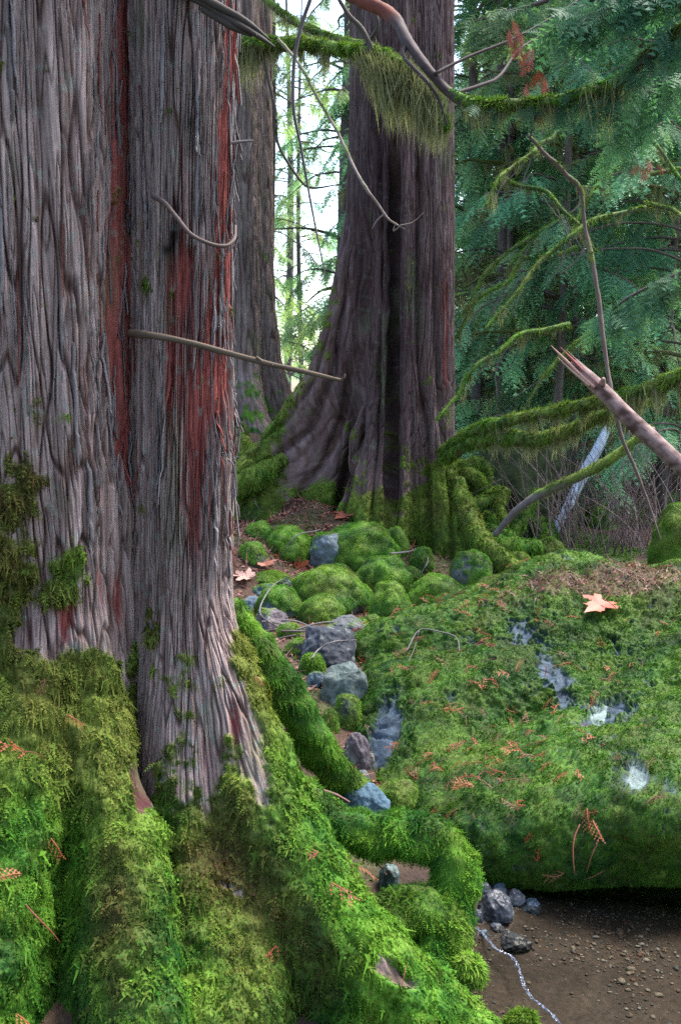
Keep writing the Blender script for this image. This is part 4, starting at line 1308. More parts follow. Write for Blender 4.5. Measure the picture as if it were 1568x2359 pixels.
# the broken pole at the right
mbp = MB()
BP = PP([(1318, 838, 5.0), (1390, 905, 4.95), (1450, 965, 4.9), (1520, 1030, 4.85), (1590, 1095, 4.8), (1690, 1190, 4.75)])
add_tube(mbp, BP, [.030, .036, .037, .037, .038, .038], C3(.22, .14, .125), 20, 90, .10, 9, colfn=lambda v: lerp(C3(.055, .028, .024), C3(.25, .17, .155), np.clip(.5 + 1.3 * fbm(v * np.array([26, 26, 26]), 4) + .8 * fbm(v * 7, 2), 0, 1)[:, None]))
for (a, b, r0, cl) in [((1338, 866), (1268, 796), .016, C3(.35, .20, .15)), ((1350, 862), (1290, 800), .015, C3(.24, .075, .06)), ((1368, 872), (1306, 808), .012, C3(.25, .14, .12)), ((1326, 862), (1282, 822), .010, C3(.40, .26, .19)),
                       ((1372, 890), (1322, 836), .020, C3(.17, .06, .05))]:
    add_tube(mbp, PP([(a[0] + 30, a[1] + 26, 4.94), (a[0], a[1], 4.96), ((a[0] + b[0]) / 2, (a[1] + b[1]) / 2, 4.98), (b[0], b[1], 5.0)]), [r0, r0, r0 * .8, r0 * .12], cl, 6, 24, .25, 20, flat=.6)
for (u_, v_) in ((1386, 886), (1430, 940), (1500, 1000)):
    add_tube(mbp, PP([(u_, v_ - 2, 4.93), (u_ + 3, v_ - 14, 4.91)]), [.017, .009], C3(.2, .12, .10), 8, 8, .1, 9)
tag(mbp.build("broken_pole", M_WOOD), "smooth pinkish broken trunk leaning in from the right, splintered red upper end", "dead trunk")

# mossy limbs low on the right
branch("mossy_branch", "upper of the two thick mossy limbs reaching right from the broad cedar",
       PP([(1010, 1050, 7.9), (1060, 1012, 7.6), (1110, 985, 7.4), (1160, 972, 7.2), (1240, 955, 6.9), (1320, 938, 6.7), (1400, 922, 6.5), (1470, 902, 6.3), (1530, 880, 6.1), (1640, 835, 5.9)]), [.035, .034, .033, .032, .030, .030, .030, .032, .032, .032],
       moss=.9, hangs=[(.15, 1, 1100, .14, .03), (.7, 1, 400, .20, .03)], olive=.38, flen=.03, nseg=14, seed=11.0, wob=.4, mossdens=16000)
branch("mossy_branch", "lower of the two thick mossy limbs right of the broad cedar, with short hanging moss",
       PP([(1020, 1060, 7.8), (1080, 1024, 7.5), (1150, 1008, 7.3), (1230, 1012, 7.0), (1290, 1000, 6.9), (1350, 975, 6.8), (1400, 952, 6.7), (1450, 930, 6.6), (1500, 925, 6.6)]), [.036, .04, .042, .042, .04, .036, .032, .028, .02],
       moss=.85, hangs=[(.12, .95, 1300, .13, .035)], olive=.32, flen=.03, nseg=14, seed=13.0, wob=.45, mossdens=16000)
branch("leaning_pole", "slender mossy pole slanting up to the right under the two mossy limbs", PP([(1140, 1232, 7.1), (1190, 1175, 7.0), (1250, 1135, 6.95), (1330, 1100, 6.9), (1420, 1048, 6.9), (1500, 985, 6.9)]), [.02, .024, .027, .028, .026, .02],
       cat="dead trunk", moss=lambda t: np.interp(t, [0, .35, .5, 1], [-.3, .1, .7, .8]), bark=C3(.11, .095, .085), hangs=[(.4, 1, 300, .07, .02)], olive=.45, seed=15.0, mossdens=10000)
branch("bright_gap_stand_in", "pale bluish white log shape standing in for a bright gap in the thicket behind the mossy limbs", PP([(1278, 1225, 9.2), (1310, 1160, 9.2), (1342, 1095, 9.3), (1378, 1030, 9.4), (1398, 985, 9.5)]), [.03, .04, .05, .045, .03], cat="dead trunk", bark=C3(.40, .45, .50), mossdens=0, moss=-1, nseg=12, wob=.2)  # pale log shape added in place of a bright opening among the trees

# upturned mossy tangle of roots right of the broad cedar
tang = empty("tangled_roots", P(1150, 1200, 9.0), "tangle of curling mossy roots over a dark hollow, right of the broad cedar", "roots")
core, cf = CS[44]
cvv = core * np.array([.55, .5, .62]) * (1 + .3 * fbm(core * 2.2 + 3, 3))[:, None] + P(1185, 1160, 9.9)
mb = MB()
mb.add(cvv, cf, C3(.040, .050, .018) * (1 + .5 * fbm(cvv * 8, 2))[:, None])
mb.build("root_mass", M_SOIL, tang)
for k, (pts, rr) in enumerate([([(1040, 1062, 8.7), (1072, 1080, 8.6), (1098, 1068, 8.6), (1120, 1090, 8.6), (1112, 1130, 8.6)], [.05, .055, .05, .045, .03]), ([(1045, 1100, 8.5), (1080, 1098, 8.4), (1100, 1120, 8.4), (1080, 1150, 8.4), (1050, 1168, 8.4)], [.05, .06, .055, .05, .03]),
                               ([(1056, 1172, 8.2), (1090, 1165, 8.2), (1130, 1148, 8.3), (1158, 1132, 8.3)], [.035, .045, .055, .05]), ([(1158, 1130, 8.3), (1150, 1170, 8.2), (1165, 1205, 8.1)], [.045, .03, .02]),
                               ([(1240, 1130, 8.6), (1215, 1170, 8.5), (1190, 1215, 8.4), (1170, 1250, 8.3)], [.03, .045, .045, .03]), ([(1085, 1190, 8.4), (1120, 1200, 8.4), (1165, 1215, 8.4)], [.045, .06, .05]),
                               ([(1095, 1215, 8.2), (1130, 1228, 8.1), (1180, 1240, 8.1)], [.05, .06, .05]), ([(1220, 1200, 8.9), (1255, 1225, 8.7), (1260, 1275, 8.4)], [.06, .07, .05]), ([(1110, 1240, 7.9), (1170, 1258, 7.8), (1240, 1262, 7.9)], [.05, .065, .05])]):
    mossy_root(tang, "root", PP(pts), rr, 30 + k, dens=11000, flen=.03, olive=.42 if k < 4 else .15, n=40, nseg=16, tmpl=FE_BLADE, wob=.25)


# ------------------------------------------------------------------ trees of the forest behind
def forest_tree(label, x, y, H, r0, nb, blen, group=None, name="young_cedar", bright=1.0, yel=0.0, per=20, L=.30, zlo=.5, zhi=None, bark=C3(.09, .075, .07), limbs=8, seed=1, az=None, dense=1.0, hangm=True, tmpl=None, lean=0.0, droop=.55):
    r = np.random.default_rng(seed)
    z0 = float(ground_z(x, y)) - .1
    e = empty(name, (x, y, z0), label, "tree", group)
    tp = np.array([[x + lean * (t * H) + .06 * H * .1 * math.sin(t * 5 + seed), y, z0 + t * H] for t in np.linspace(0, 1, 9)])
    mb = MB()
    add_tube(mb, tp, [r0 * 1.5, r0 * 1.05, r0, r0 * .95, r0 * .85, r0 * .75, r0 * .6, r0 * .4, r0 * .1], bark, 12, 60, .2, 3.0,
             colfn=lambda v: lerp(bark * .6, bark * 1.5, np.clip(.5 + fbm(v * np.array([14, 14, 3]), 3), 0, 1)[:, None]))
    cr, hm = MB(), MB()
    zhi = zhi or H * .95
    Os, Ds, Ns, Ls, Cs = [], [], [], [], []
    for b in range(nb + limbs):
        bare = b >= nb
        zz = zlo + (zhi - zlo) * r.random()
        a = r.random() * 2 * math.pi if az is None else math.radians(az) + r.normal(0, .9)
        l = blen * (.5 + .7 * r.random()) * (1 - .35 * zz / H)
        t = np.linspace(0, 1, 8)
        dirh = np.array([math.cos(a), math.sin(a), 0])
        up = .25 + .25 * r.random()
        cx = x + lean * zz
        c = np.array([cx, y, z0 + zz]) + t[:, None] * l * dirh + np.stack([0 * t, 0 * t, l * (up * t - (droop + .3 * r.random()) * t ** 2 + (.25 * t ** 4 if bare else 0))], -1)
        c += r.normal(0, .03, c.shape) * t[:, None]
        add_tube(mb, c, [r0 * .22 + .012, .006] if bare else [r0 * .16 + .006, .004], lerp(C3(.10, .085, .06), C3(.13, .15, .045), r.random()) if bare else bark * .9, 6, 14, .3, 6.0)
        if bare:
            if hangm:
                hang(hm, c, .02, 1, int(190 * l), .15, .022, r=r)
            continue
        n = int(per * l / blen * 1.2)
        tt = .15 + .85 * r.random(n) ** .8
        i = tt * 7
        k = np.clip(i.astype(int), 0, 6)
        f_ = (i - k)[:, None]
        O = c[k] * (1 - f_) + c[k + 1] * f_
        sd = np.where(r.random(n) < .5, -1, 1)[:, None]
        side = np.cross(dirh, [0, 0, 1])
        D = dirh * (.45 + .3 * r.random((n, 1))) + sd * side * (.75 * r.random((n, 1))) + np.stack([r.normal(0, .2, n), r.normal(0, .2, n), -.55 - .6 * r.random(n)], -1)
        N = np.stack([r.normal(0, .4, n), r.normal(-.2, .4, n), np.ones(n) * .9], -1)
        br = 1 + r.normal(0, .2)
        Os.append(O); Ds.append(D); Ns.append(N); Ls.append(L * (.5 + .8 * r.random(n))); Cs.append(fol_col(O, n, bright * br, yel, r))
    O, D, N, LL, CC = np.vstack(Os), np.vstack(Ds), np.vstack(Ns), np.concatenate(Ls), np.vstack(Cs).astype(np.float32)
    tm = tmpl or FE_SPRAY_FAR
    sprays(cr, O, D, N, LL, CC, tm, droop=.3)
    Dn = norm(D)
    S = norm(np.cross(Dn, N))
    for q_ in (.3, .6):
        for sg in (-1, 1):
            sprays(cr, O + Dn * (q_ * LL)[:, None], Dn * .7 + sg * S * .75, N, LL * .5, CC, tm, droop=.35)
    mb.build("trunk", M_BARK_FAR, e)
    cr.build("crown", M_FOLIAGE, e)
    if hm.n:
        hm.build("hanging_moss", M_MOSS, e)
    return e


TK = "young cedar with drooping teal green boughs in the dense thicket right of the broad cedar"
k = 0
for (x, y, H, r0, nb, bl, yel, br) in [(2.0, 10.2, 9, .06, 46, 1.5, .05, 1.0), (3.0, 9.6, 9, .07, 46, 1.6, .0, 1.05), (1.5, 12.6, 10, .09, 60, 1.8, .15, 1.1), (1.75, 11.3, 9, .05, 50, 1.5, .2, 1.05), (2.35, 10.9, 9, .05, 54, 1.5, .1, 1.1), (3.2, 10.7, 9, .05, 54, 1.6, .1, 1.0), (2.6, 14.0, 10, .07, 60, 1.9, .2, 1.1), (4.2, 14.3, 10, .07, 60, 2.0, .1, 1.05), (2.7, 12.2, 10, .08, 60, 1.8, .1, 1.0), (3.8, 11.6, 10, .09, 60, 1.8, .0, 1.0),
                                       (4.7, 13.0, 10, .1, 60, 2.0, .1, 1.0), (2.0, 15.5, 12, .12, 70, 2.2, .2, 1.1), (3.4, 15.2, 12, .1, 70, 2.2, .15, 1.0), (5.0, 16, 12, .12, 70, 2.4, .1, 1.0), (6.4, 14.5, 12, .12, 60, 2.2, .1, 1.0),
                                       (1.55, 18.5, 14, .14, 80, 2.4, .25, 1.15), (3.0, 19.0, 14, .14, 80, 2.6, .2, 1.1), (4.7, 19.5, 14, .14, 80, 2.6, .2, 1.1), (6.6, 19.0, 14, .14, 70, 2.6, .2, 1.1)]:
    forest_tree(TK, x, y, H, r0 * .65, nb, bl, TK, bright=br * 2.2, yel=yel, bark=C3(.12, .10, .085), per=34, L=.24 if y < 14 else .34, zlo=.7, zhi=min(H * .95, 7.6), limbs=26 if y < 14 else 14, seed=100 + k, hangm=y < 17)  # foliage colour lightened in place of haze
    k += 1
# airy trees against the bright gap
for (lb, x, y, H, r0, nb, bl, yel, br, zl) in [("thin straight young tree standing in the middle of the bright gap", -.83, 24, 12, .055, 44, 1.6, .7, 3.0, 3.2), ("tall airy tree behind the left side of the bright gap, branches sweeping low", -1.9, 20, 12, .12, 66, 1.9, .6, 2.4, 2.2),
                                               ("leafy tree half hidden behind the broad cedar's left side in the bright gap", .1, 19, 12, .12, 50, 1.9, .6, 2.4, 2.4), ("faint tree farthest off in the bright gap", -1.6, 34, 16, .12, 60, 2.6, .6, 3.2, 3.0),
                                               ("dark boughed tree high in the gap, left of the broad cedar's top", -1.0, 15.5, 13, .05, 70, 1.8, .4, 1.6, 4.3)]:
    forest_tree(lb, x, y, H, r0, nb, bl, "airy trees in the bright gap", name="airy_tree", bright=br, yel=yel, per=20, L=.30, zlo=zl, zhi=H * .9, limbs=4, seed=140 + k, hangm=False)
    k += 1
for (lb, x, y, r0, ln) in [("brown trunk standing in the thicket just right of the broad cedar", 1.62, 11.5, .06, .01), ("straight grey trunk beyond the mossy limbs, at mid height of the thicket", 2.55, 13.4, .06, -.01), ("dark trunk near the right border behind the broken pole", 3.75, 12.6, .07, .02)]:
    forest_tree(lb, x, y, 13, r0, 26, 1.5, "trunks inside the thicket", name="forest_tree", bright=1.0, per=16, zlo=3.5, limbs=16, seed=160 + k, lean=ln, bark=C3(.11, .085, .08), hangm=True)
    k += 1

# drooping boughs that reach in from the upper right, close to the camera
for i, (lb, pts, n_, L_) in enumerate([("close cedar bough with teal fronds hanging at the top right corner", [(1700, -120, 4.6), (1560, -60, 4.7), (1450, -30, 4.8), (1360, 0, 4.9), (1290, 60, 5.0)], 130, .19),
                                       ("cedar bough drooping along the right border below the arching bough", [(1720, 120, 4.8), (1600, 150, 4.9), (1510, 200, 5.0), (1450, 260, 5.1), (1410, 330, 5.2)], 70, .17),
                                       ("cedar bough hanging at the upper right in front of the thicket", [(1500, -160, 5.8), (1380, -60, 5.8), (1260, 0, 5.8), (1160, 30, 5.9), (1090, 50, 6.0)], 130, .19),
                                       ("low feathery cedar bough at the right border above the broken pole", [(1750, 560, 6.4), (1640, 600, 6.4), (1540, 640, 6.5), (1440, 690, 6.6), (1370, 750, 6.7)], 130, .19)]):
    o, c = branch("cedar_bough", lb, PP(pts), [.016, .014, .012, .009, .004], cat="bough", bark=C3(.08, .06, .055), mossdens=0, moss=-1, nseg=8)
    fm = MB()
    hanging_sprays(fm, c, .05, 1, n_, L_, bright=1.35, side=.6, down=1.0, r=np.random.default_rng(300 + i))
    fm.build("foliage", M_FOLIAGE, o)
    if i == 1:
        dm = MB()
        hanging_sprays(dm, catmull(PP([(1440, 360, 5.1), (1480, 372, 5.1), (1510, 392, 5.1)]), 12), 0, 1, 12, .06, col=C3(.20, .05, .03), side=.35, down=1.3)
        dm.build("dead_foliage", M_DRY, o)

# thin mossy branches that hang across the front of the thicket
TB = "thin mossy branch curving down in front of the thicket right of the broad cedar"
for i in range(13):
    r = np.random.default_rng(460 + i)
    u, v, d = 1070 + 480 * r.random(), 250 + 520 * r.random(), 7.4 + 2.2 * r.random()
    sg = -1 if r.random() < .62 else 1
    l = 140 + 260 * r.random()
    dr = .35 + .9 * r.random()
    t = np.linspace(0, 1, 7)
    pts = [(u + sg * l * q_ + r.normal(0, 8), v + l * (dr * q_ - .55 * q_ * (1 - q_) * 1.6) + r.normal(0, 8), d - .5 * q_) for q_ in t]
    tw = []
    for j in range(3):
        k_ = 2 + j
        tw.append((PP([pts[k_], (pts[k_][0] + sg * (20 + 40 * r.random()), pts[k_][1] + 30 + 50 * r.random(), pts[k_][2]), (pts[k_][0] + sg * (30 + 70 * r.random()), pts[k_][1] + 70 + 90 * r.random(), pts[k_][2])]), [.005, .004, .002]))
    branch("mossy_branch", TB, PP(pts), [.013, .012, .009, .003], moss=.55 + .3 * r.random(), bark=C3(.10, .085, .075), hangs=[(.05, 1, 160, .13, .03)], olive=.25, seed=460 + i, group=TB, nseg=7, mossdens=12000, flen=.025, twigs=tw, wob=.4)

# brown leafless stems of shrubs behind the boulder
SG = "leafless brown shrub with thin upright stems behind the boulder"
for i, (u, v, d) in enumerate([(1250, 1285, 8.6), (1330, 1290, 8.8), (1400, 1290, 8.6), (1465, 1290, 8.8), (1530, 1280, 8.4), (1370, 1240, 10.0), (1480, 1230, 10.0), (1290, 1230, 10.4)]):
    r = np.random.default_rng(400 + i)
    b0 = P(u, v, d)
    b0[2] = ground_z(b0[0], b0[1]) - .02
    mb = MB()
    for s in range(24):
        st = b0 + np.array([r.normal(0, .14), r.normal(0, .14), 0])
        l = .35 + .75 * r.random()
        dr = np.array([r.normal(0, .35), r.normal(0, .3), 1.0])
        bend = r.normal(0, .3, 3) * np.array([1, 1, .2])
        t = np.linspace(0, 1, 5)[:, None]
        cl = lerp(C3(.10, .06, .055), C3(.20, .15, .14), r.random())
        add_tube(mb, st + t * l * dr + t ** 2 * l * bend, [.0045, .0035, .0015], cl, 4, 9, .1, 9)
        if r.random() < .5:
            q0 = st + .55 * l * dr + .3 * l * bend
            add_tube(mb, q0 + t * .4 * l * (dr + r.normal(0, .5, 3)), [.0025, .001], cl, 4, 6, .1, 9)
    o = mb.build("bare_shrub", M_WOOD)
    tag(o, SG, "shrub", SG)

# unseen cedars added behind the camera to block low sky light
WG = "dense cedar added out of view behind the camera to block sky light"
for i, (x, y, bl) in enumerate([(2.4, -4.6, 3.0), (3.8, -6.0, 3.0)]):
    forest_tree(WG, x, y, 13, .2, 120, bl, WG, name="forest_tree", per=26, L=.62, zlo=.8, zhi=9.5, limbs=0, seed=900 + i, hangm=False, droop=.4)

# ------------------------------------------------------------------ litter, leaves, twigs, brook details
def maple_leaf(size, col, curl=.25, seed=0):
    """palmate leaf of five pointed lobes with side teeth, folded and curled"""
    half = [(0, -.02), (.05, -.03), (.22, -.20), (.30, -.12), (.40, -.14), (.36, -.02), (.34, .04), (.52, .10), (.62, .22), (.50, .26), (.42, .24), (.30, .22), (.22, .26), (.30, .44), (.24, .52), (.34, .66), (.22, .64), (.13, .60), (.08, .80), (0, 1.0)]
    pts = half + [(-x, y) for x, y in half[-2:0:-1]]
    pts = np.array(pts)
    r = np.random.default_rng(seed)
    pts = pts * (1 + r.normal(0, .05, pts.shape))
    ctr = np.array([0, .22])
    rings = [ctr + (pts - ctr) * s for s in (.02, .35, .68, 1.0)]
    v = np.vstack(rings)
    n = len(pts)
    z = curl * (.35 * np.abs(v[:, 0]) ** 1.3 + .25 * (v[:, 1] - .2) ** 2) + .06 * curl * np.sin(v[:, 0] * 9 + seed) + .05 * np.cos(v[:, 1] * 8 + seed) * curl
    V = np.stack([v[:, 0], v[:, 1] - .2, z], -1) * size
    f = []
    for k in range(3):
        for i in range(n):
            j = (i + 1) % n
            f.append((k * n + i, k * n + j, (k + 1) * n + j, (k + 1) * n + i))
    vein = np.exp(-(np.sin(np.arctan2(v[:, 0], v[:, 1] + .02) * 4) / .25) ** 2)
    c = np.tile(col, (len(V), 1)) * (1 + .25 * (vein - .5) + r.normal(0, .06, len(V)))[:, None]
    mb = MB()
    mb.add(V, np.array(f), c.clip(.01, 1))
    t = np.linspace(0, 1, 5)
    add_tube(mb, np.stack([.05 * t * size, (-.2 - .5 * t) * size, .08 * t * size], -1), [size * .012, size * .008], col * .7, 5, 8, 0)
    return mb


def surf_hit(u, v, tris):
    """first stone surface met by the sight line of a picture point, with the normal there"""
    o = np.array([0, 0, CAMZ])
    d = P(u, v, 1.0) - o
    best = None
    for (vv, ff) in tris:
        uu, pv = proj(vv[ff[:, 0]])
        sel = ff[(np.abs(uu - u) < 60) & (np.abs(pv - v) < 60)]
        if len(sel) == 0:
            continue
        if sel.shape[1] == 4:
            sel = np.vstack([sel[:, [0, 1, 2]], sel[:, [0, 2, 3]]])
        a, b, c = vv[sel[:, 0]], vv[sel[:, 1]], vv[sel[:, 2]]
        e1, e2 = b - a, c - a
        pvec = np.cross(d, e2)
        det = (e1 * pvec).sum(1)
        det = np.where(np.abs(det) < 1e-12, 1e-12, det)
        tv = o - a
        uq = (tv * pvec).sum(1) / det
        qv = np.cross(tv, e1)
        vq = (qv @ d) / det
        t = (e2 * qv).sum(1) / det
        ok = (uq >= 0) & (vq >= 0) & (uq + vq <= 1) & (t > 0)
        if ok.any():
            i = np.where(ok)[0][np.argmin(t[ok])]
            if best is None or t[i] < best[0]:
                nn = np.cross(e1[i], e2[i])
                nn /= np.linalg.norm(nn)
                if nn @ d > 0:
                    nn = -nn
                best = (t[i], o + d * t[i], nn)
    if best:
        return best[1], best[2]
    g = on_ground(u, v)
    return g, np.array([0, 0, 1.0])


BOULD = [(bv, BF)]
ALLROCK = BOULD + ROCKS
from mathutils import Matrix


def orient(o, p, n, yaw, lift=.0, tilt=0.0):
    n = Vector([float(t) for t in n])
    q = n.to_track_quat('Z', 'Y')
    o.rotation_mode = 'QUATERNION'
    o.rotation_quaternion = q @ Matrix.Rotation(yaw, 3, 'Z').to_quaternion() @ Matrix.Rotation(tilt, 3, 'X').to_quaternion()
    o.location = Vector([float(t) for t in p]) + n * lift


T_PINK, T_RUST, T_PALE = C3(.33, .13, .085), C3(.24, .065, .035), C3(.40, .24, .19)
for i, (u, v, s, c, cu, lb, tris) in enumerate([(1378, 1404, .155, C3(.42, .125, .08), .5, "large pinkish orange maple leaf lying on top of the big mossy boulder", BOULD),
                                                (556, 1218, .17, T_PINK, .9, "crumpled pink maple leaf beside the near trunk, highest of the leaves by its edge", ALLROCK), (640, 1296, .17, T_RUST, .7, "rusty maple leaf below the mossy hump with drooping twigs", ALLROCK),
                                                (680, 1310, .16, T_RUST * 1.1, .5, "flat rusty maple leaf left of the pale stone wedge", ALLROCK), (562, 1338, .16, T_PALE, .6, "pale pink maple leaf by the near trunk, above the blue grey cobble", ALLROCK),
                                                (610, 1308, .13, T_PINK, .8, "small pink maple leaf between low mossy stone and thin flat bluish stone", ALLROCK), (790, 1196, .14, T_RUST, .6, "rusty maple leaf in the cleft foot of the broad cedar", ALLROCK)]):
    mb = maple_leaf(s, c, cu, seed=i)
    o = mb.build("maple_leaf", M_DRY)
    tag(o, lb, "leaf", "fallen maple leaves")
    p, n = surf_hit(u, v, tris)
    n = norm(n + np.array([0, -.35, .35])) if i else norm(n + np.array([0, -.25, .5]))
    orient(o, p, n, [2.3, .5, 2.0, -1.0, 1.2, .2, 2.6][i], .03)

# dead cedar sprigs scattered over the boulder and the mossy roots: four shapes, copied
protos = []
for k in range(5):
    r = np.random.default_rng(500 + k)
    mb = MB()
    L = .06 + .02 * r.random()
    n = 4 + k % 3
    t = np.linspace(0, 1, n)
    c = np.stack([.012 * np.sin(t * 2.5 + k), t * L, .008 * np.sin(t * 3)], -1)
    col = [C3(.24, .052, .016), C3(.15, .045, .022), C3(.26, .085, .03), C3(.19, .036, .016), C3(.13, .055, .026)][k]
    add_tube(mb, c, [.0014, .002, .0016, .0008], col, 5, 12, .2, 40, flat=.6)
    if k != 1:
        O = np.repeat(c[:-1], 2, 0)
        D = np.stack([np.tile([-1, 1], n - 1) * .75, np.ones(2 * (n - 1)), r.normal(0, .15, 2 * (n - 1))], -1)
        sprays(mb, O, D, np.tile([0, 0, 1.0], (len(O), 1)), np.full(len(O), L * .5), np.tile(col, (len(O), 1)).astype(np.float32), feather(3, .22, .1, .12, .02), wide=.9)
    o = mb.build("cedar_sprig", M_DRY)
    protos.append(o)
SGB = "small rusty dead cedar sprig caught in the moss of the big boulder"
used = [False] * 5


def place_sprig(p, n, yaw, sc, label, group, r):
    k = int(r.integers(0, 5))
    if not used[k]:
        o = protos[k]
        used[k] = True
    else:
        o = protos[k].copy()
        COL.objects.link(o)
    o.scale = (sc * .8, sc, sc)
    orient(o, p, n, yaw, .019, r.normal(0, .12))
    tag(o, label, "sprig", group)


r = np.random.default_rng(77)
wv = cov * (bn[:, 1] < .25) * (bu < 1600) * (bu > 830) * (bvv < 1990) * (bvv > 1300)
wv = wv * (.25 + 1.0 * blob(bu, bvv, 1060, 1700, 170, 260) + 1.0 * blob(bu, bvv, 1200, 1780, 160, 140) + .8 * blob(bu, bvv, 1150, 1430, 150, 60))
bp_, bn_, _, _ = sample_faces(bv, BF, wv, 220, r)
for i in range(220):
    place_sprig(bp_[i], bn_[i], r.random() * 6.28, .6 + .6 * r.random(), SGB, SGB, r)
for (u, v, yaw, sc) in [(1349, 1905, 3.1, 1.9), (1372, 1890, 3.3, 1.1), (1380, 1945, 2.6, 1.2), (1205, 1812, 1.5, 1.2), (1170, 1790, 2.1, 1.2), (1300, 1655, 2.6, 1.2), (1322, 1780, 2.8, 1.1), (1210, 1750, 1.3, 1.1)]:
    p, n = surf_hit(u, v, BOULD)
    place_sprig(p, n, yaw, sc, SGB, SGB, r)
NEAR_S = [(dL[0], dL[1]), (dR[0], dR[1])]
SGN = "rusty dead cedar sprig hanging in the moss of the near cedar's foot"
for (u, v, yaw, sc) in [(50, 1745, 1.2, 1.2), (90, 1760, .9, 1.0), (55, 2080, 3.4, 1.6), (112, 1925, 3.3, 1.0), (40, 2030, 1.0, 1.1), (100, 1560, 2.8, .7), (150, 1645, 3.6, .8), (760, 2040, 3.7, 1.2), (640, 2185, 2.9, .9), (725, 1970, 1.4, .7), (590, 1560, 3.4, .5),
                        (732, 1640, 3.4, 1.1), (910, 2120, .8, 1.0), (820, 2010, 2.4, .8), (30, 2340, 2.9, 1.0), (160, 1940, 3.1, .7), (930, 2230, 2.2, .8)]:
    p, n = surf_hit(u, v, NEAR_S)
    place_sprig(p, n, yaw, sc, SGN, SGN, r)

# twigs among the stones
for i, (lb, pts, rad, tw) in enumerate([
        ("pale bent twig lying over the dark slate block", [(718, 1516, -.04), (735, 1495, -.05), (770, 1478, -.05), (822, 1474, -.04)], .004, []),
        ("grey forked twig lying on the left shoulder of the big boulder", [(935, 1502, -.03), (965, 1452, -.03), (1010, 1455, -.03), (1050, 1468, -.03), (1058, 1500, -.03)], .0035, [[(965, 1452, -.03), (955, 1490, -.03), (940, 1525, -.03)]]),
        ("curved bare twig standing over the cobbles by the near trunk", [(640, 1445, -.1), (600, 1415, -.2), (610, 1375, -.25), (640, 1340, -.2), (690, 1322, -.15)], .004, []),
        ("long bare twig drooping beside the mossy hump", [(810, 1200, 0), (730, 1222, -.1), (680, 1235, -.15), (640, 1290, -.1)], .004, [[(680, 1235, -.15), (670, 1265, -.1)]]),
        ("thin forked twig rising at the mossy left root of the broad cedar", [(545, 1052, -.1), (575, 1058, -.1), (600, 1052, -.1)], .006, [[(575, 1058, -.1), (570, 1100, -.1), (585, 1150, -.1), (600, 1180, -.1)]]),
        ("crooked twig at the foot of the broad cedar's front root", [(900, 1275, -.1), (945, 1270, -.1), (975, 1258, -.1), (985, 1290, -.1), (970, 1320, -.1)], .007, []),
        ("reddish dead stick poking out between near root and blue stone", [(745, 1822, -.25), (775, 1832, -.25), (805, 1848, -.2)], .006, []),
        ("thin reddish twig leaning across the hollow of the looping root", [(770, 1905, -.35), (820, 1945, -.3), (865, 1985, -.25), (890, 2015, -.2)], .003, []),
        ("short grey stick at the right of the looping root's crown", [(960, 1886, -.15), (1012, 1878, -.2)], .006, [])]):
    mb = MB()

    def lift(q_):
        out = []
        for (u, v, dd) in q_:
            p, n = surf_hit(u, v, ALLROCK)
            out.append(P(u, v, p[1] + dd))
        return np.array(out)
    cl = [C3(.12, .108, .105), C3(.13, .075, .06)][i in (6, 7)]
    add_tube(mb, lift(pts), [rad, rad * .9, rad * .5], cl, 6, 30, .25, 25)
    for q_ in tw:
        add_tube(mb, lift(q_), [rad * .7, rad * .3], cl, 5, 16, .25, 25)
    tag(mb.build("twig", M_WOOD), lb, "twig", "bare twigs among the stones")
# heap of bare twigs in front of the slate stones
TWG = "thin bare twig in the heap above the dark slate block"
for i in range(11):
    r = np.random.default_rng(620 + i)
    u0, v0 = 600 + 90 * r.random(), 1428 + 50 * r.random()
    l = 60 + 90 * r.random()
    a = r.normal(.12, .25)
    p0, _ = surf_hit(u0, v0, ALLROCK)
    d = p0[1] - .08
    q_ = [(u0, v0, d), (u0 + l * .5, v0 + l * .5 * math.sin(a) - 6, d - .02), (u0 + l, v0 + l * math.sin(a), d)]
    mb = MB()
    add_tube(mb, PP(q_), [.005, .004, .002], lerp(C3(.12, .09, .08), C3(.22, .20, .19), r.random()), 5, 18, .25, 25)
    tag(mb.build("twig", M_WOOD), TWG, "twig", TWG)

# brown needle litter
r = np.random.default_rng(700)
n = 9000
cx = np.concatenate([r.normal(-.55, .5, n // 2), r.uniform(-1.4, 1.3, n // 2)])
cy = np.concatenate([r.normal(8.0, .7, n // 2), r.uniform(3.6, 9.5, n // 2)])
O = np.stack([cx, cy, ground_z(cx, cy) + .012 * r.random(n)], -1)
keep = O[:, 2] > .06
O = O[keep]
n = len(O)
D = np.stack([r.normal(0, 1, n), r.normal(0, 1, n), r.normal(.1, .35, n)], -1)
cl = lerp(C3(.13, .05, .035), C3(.30, .13, .10), r.random((n, 1)))
mb = MB()
sprays(mb, O, D, np.tile([0, 0, 1.0], (n, 1)) + r.normal(0, .3, (n, 3)), .05 + .06 * r.random(n), cl.astype(np.float32), FE_BLADE, wide=.35)
p, nn, _, _ = sample_faces(bv, BF, litter * (bn[:, 1] < .5) + 1e-5, 1300, r)
D = np.cross(nn, r.normal(0, 1, (1300, 3)))
cl = lerp(C3(.07, .03, .022), C3(.20, .075, .05), r.random((1300, 1)))
sprays(mb, p + nn * .012, D + nn * .15, nn, .03 + .04 * r.random(1300), cl.astype(np.float32), FE_BLADE, wide=.35)
tag(mb.build("needle_litter", M_DRY), kind="stuff")

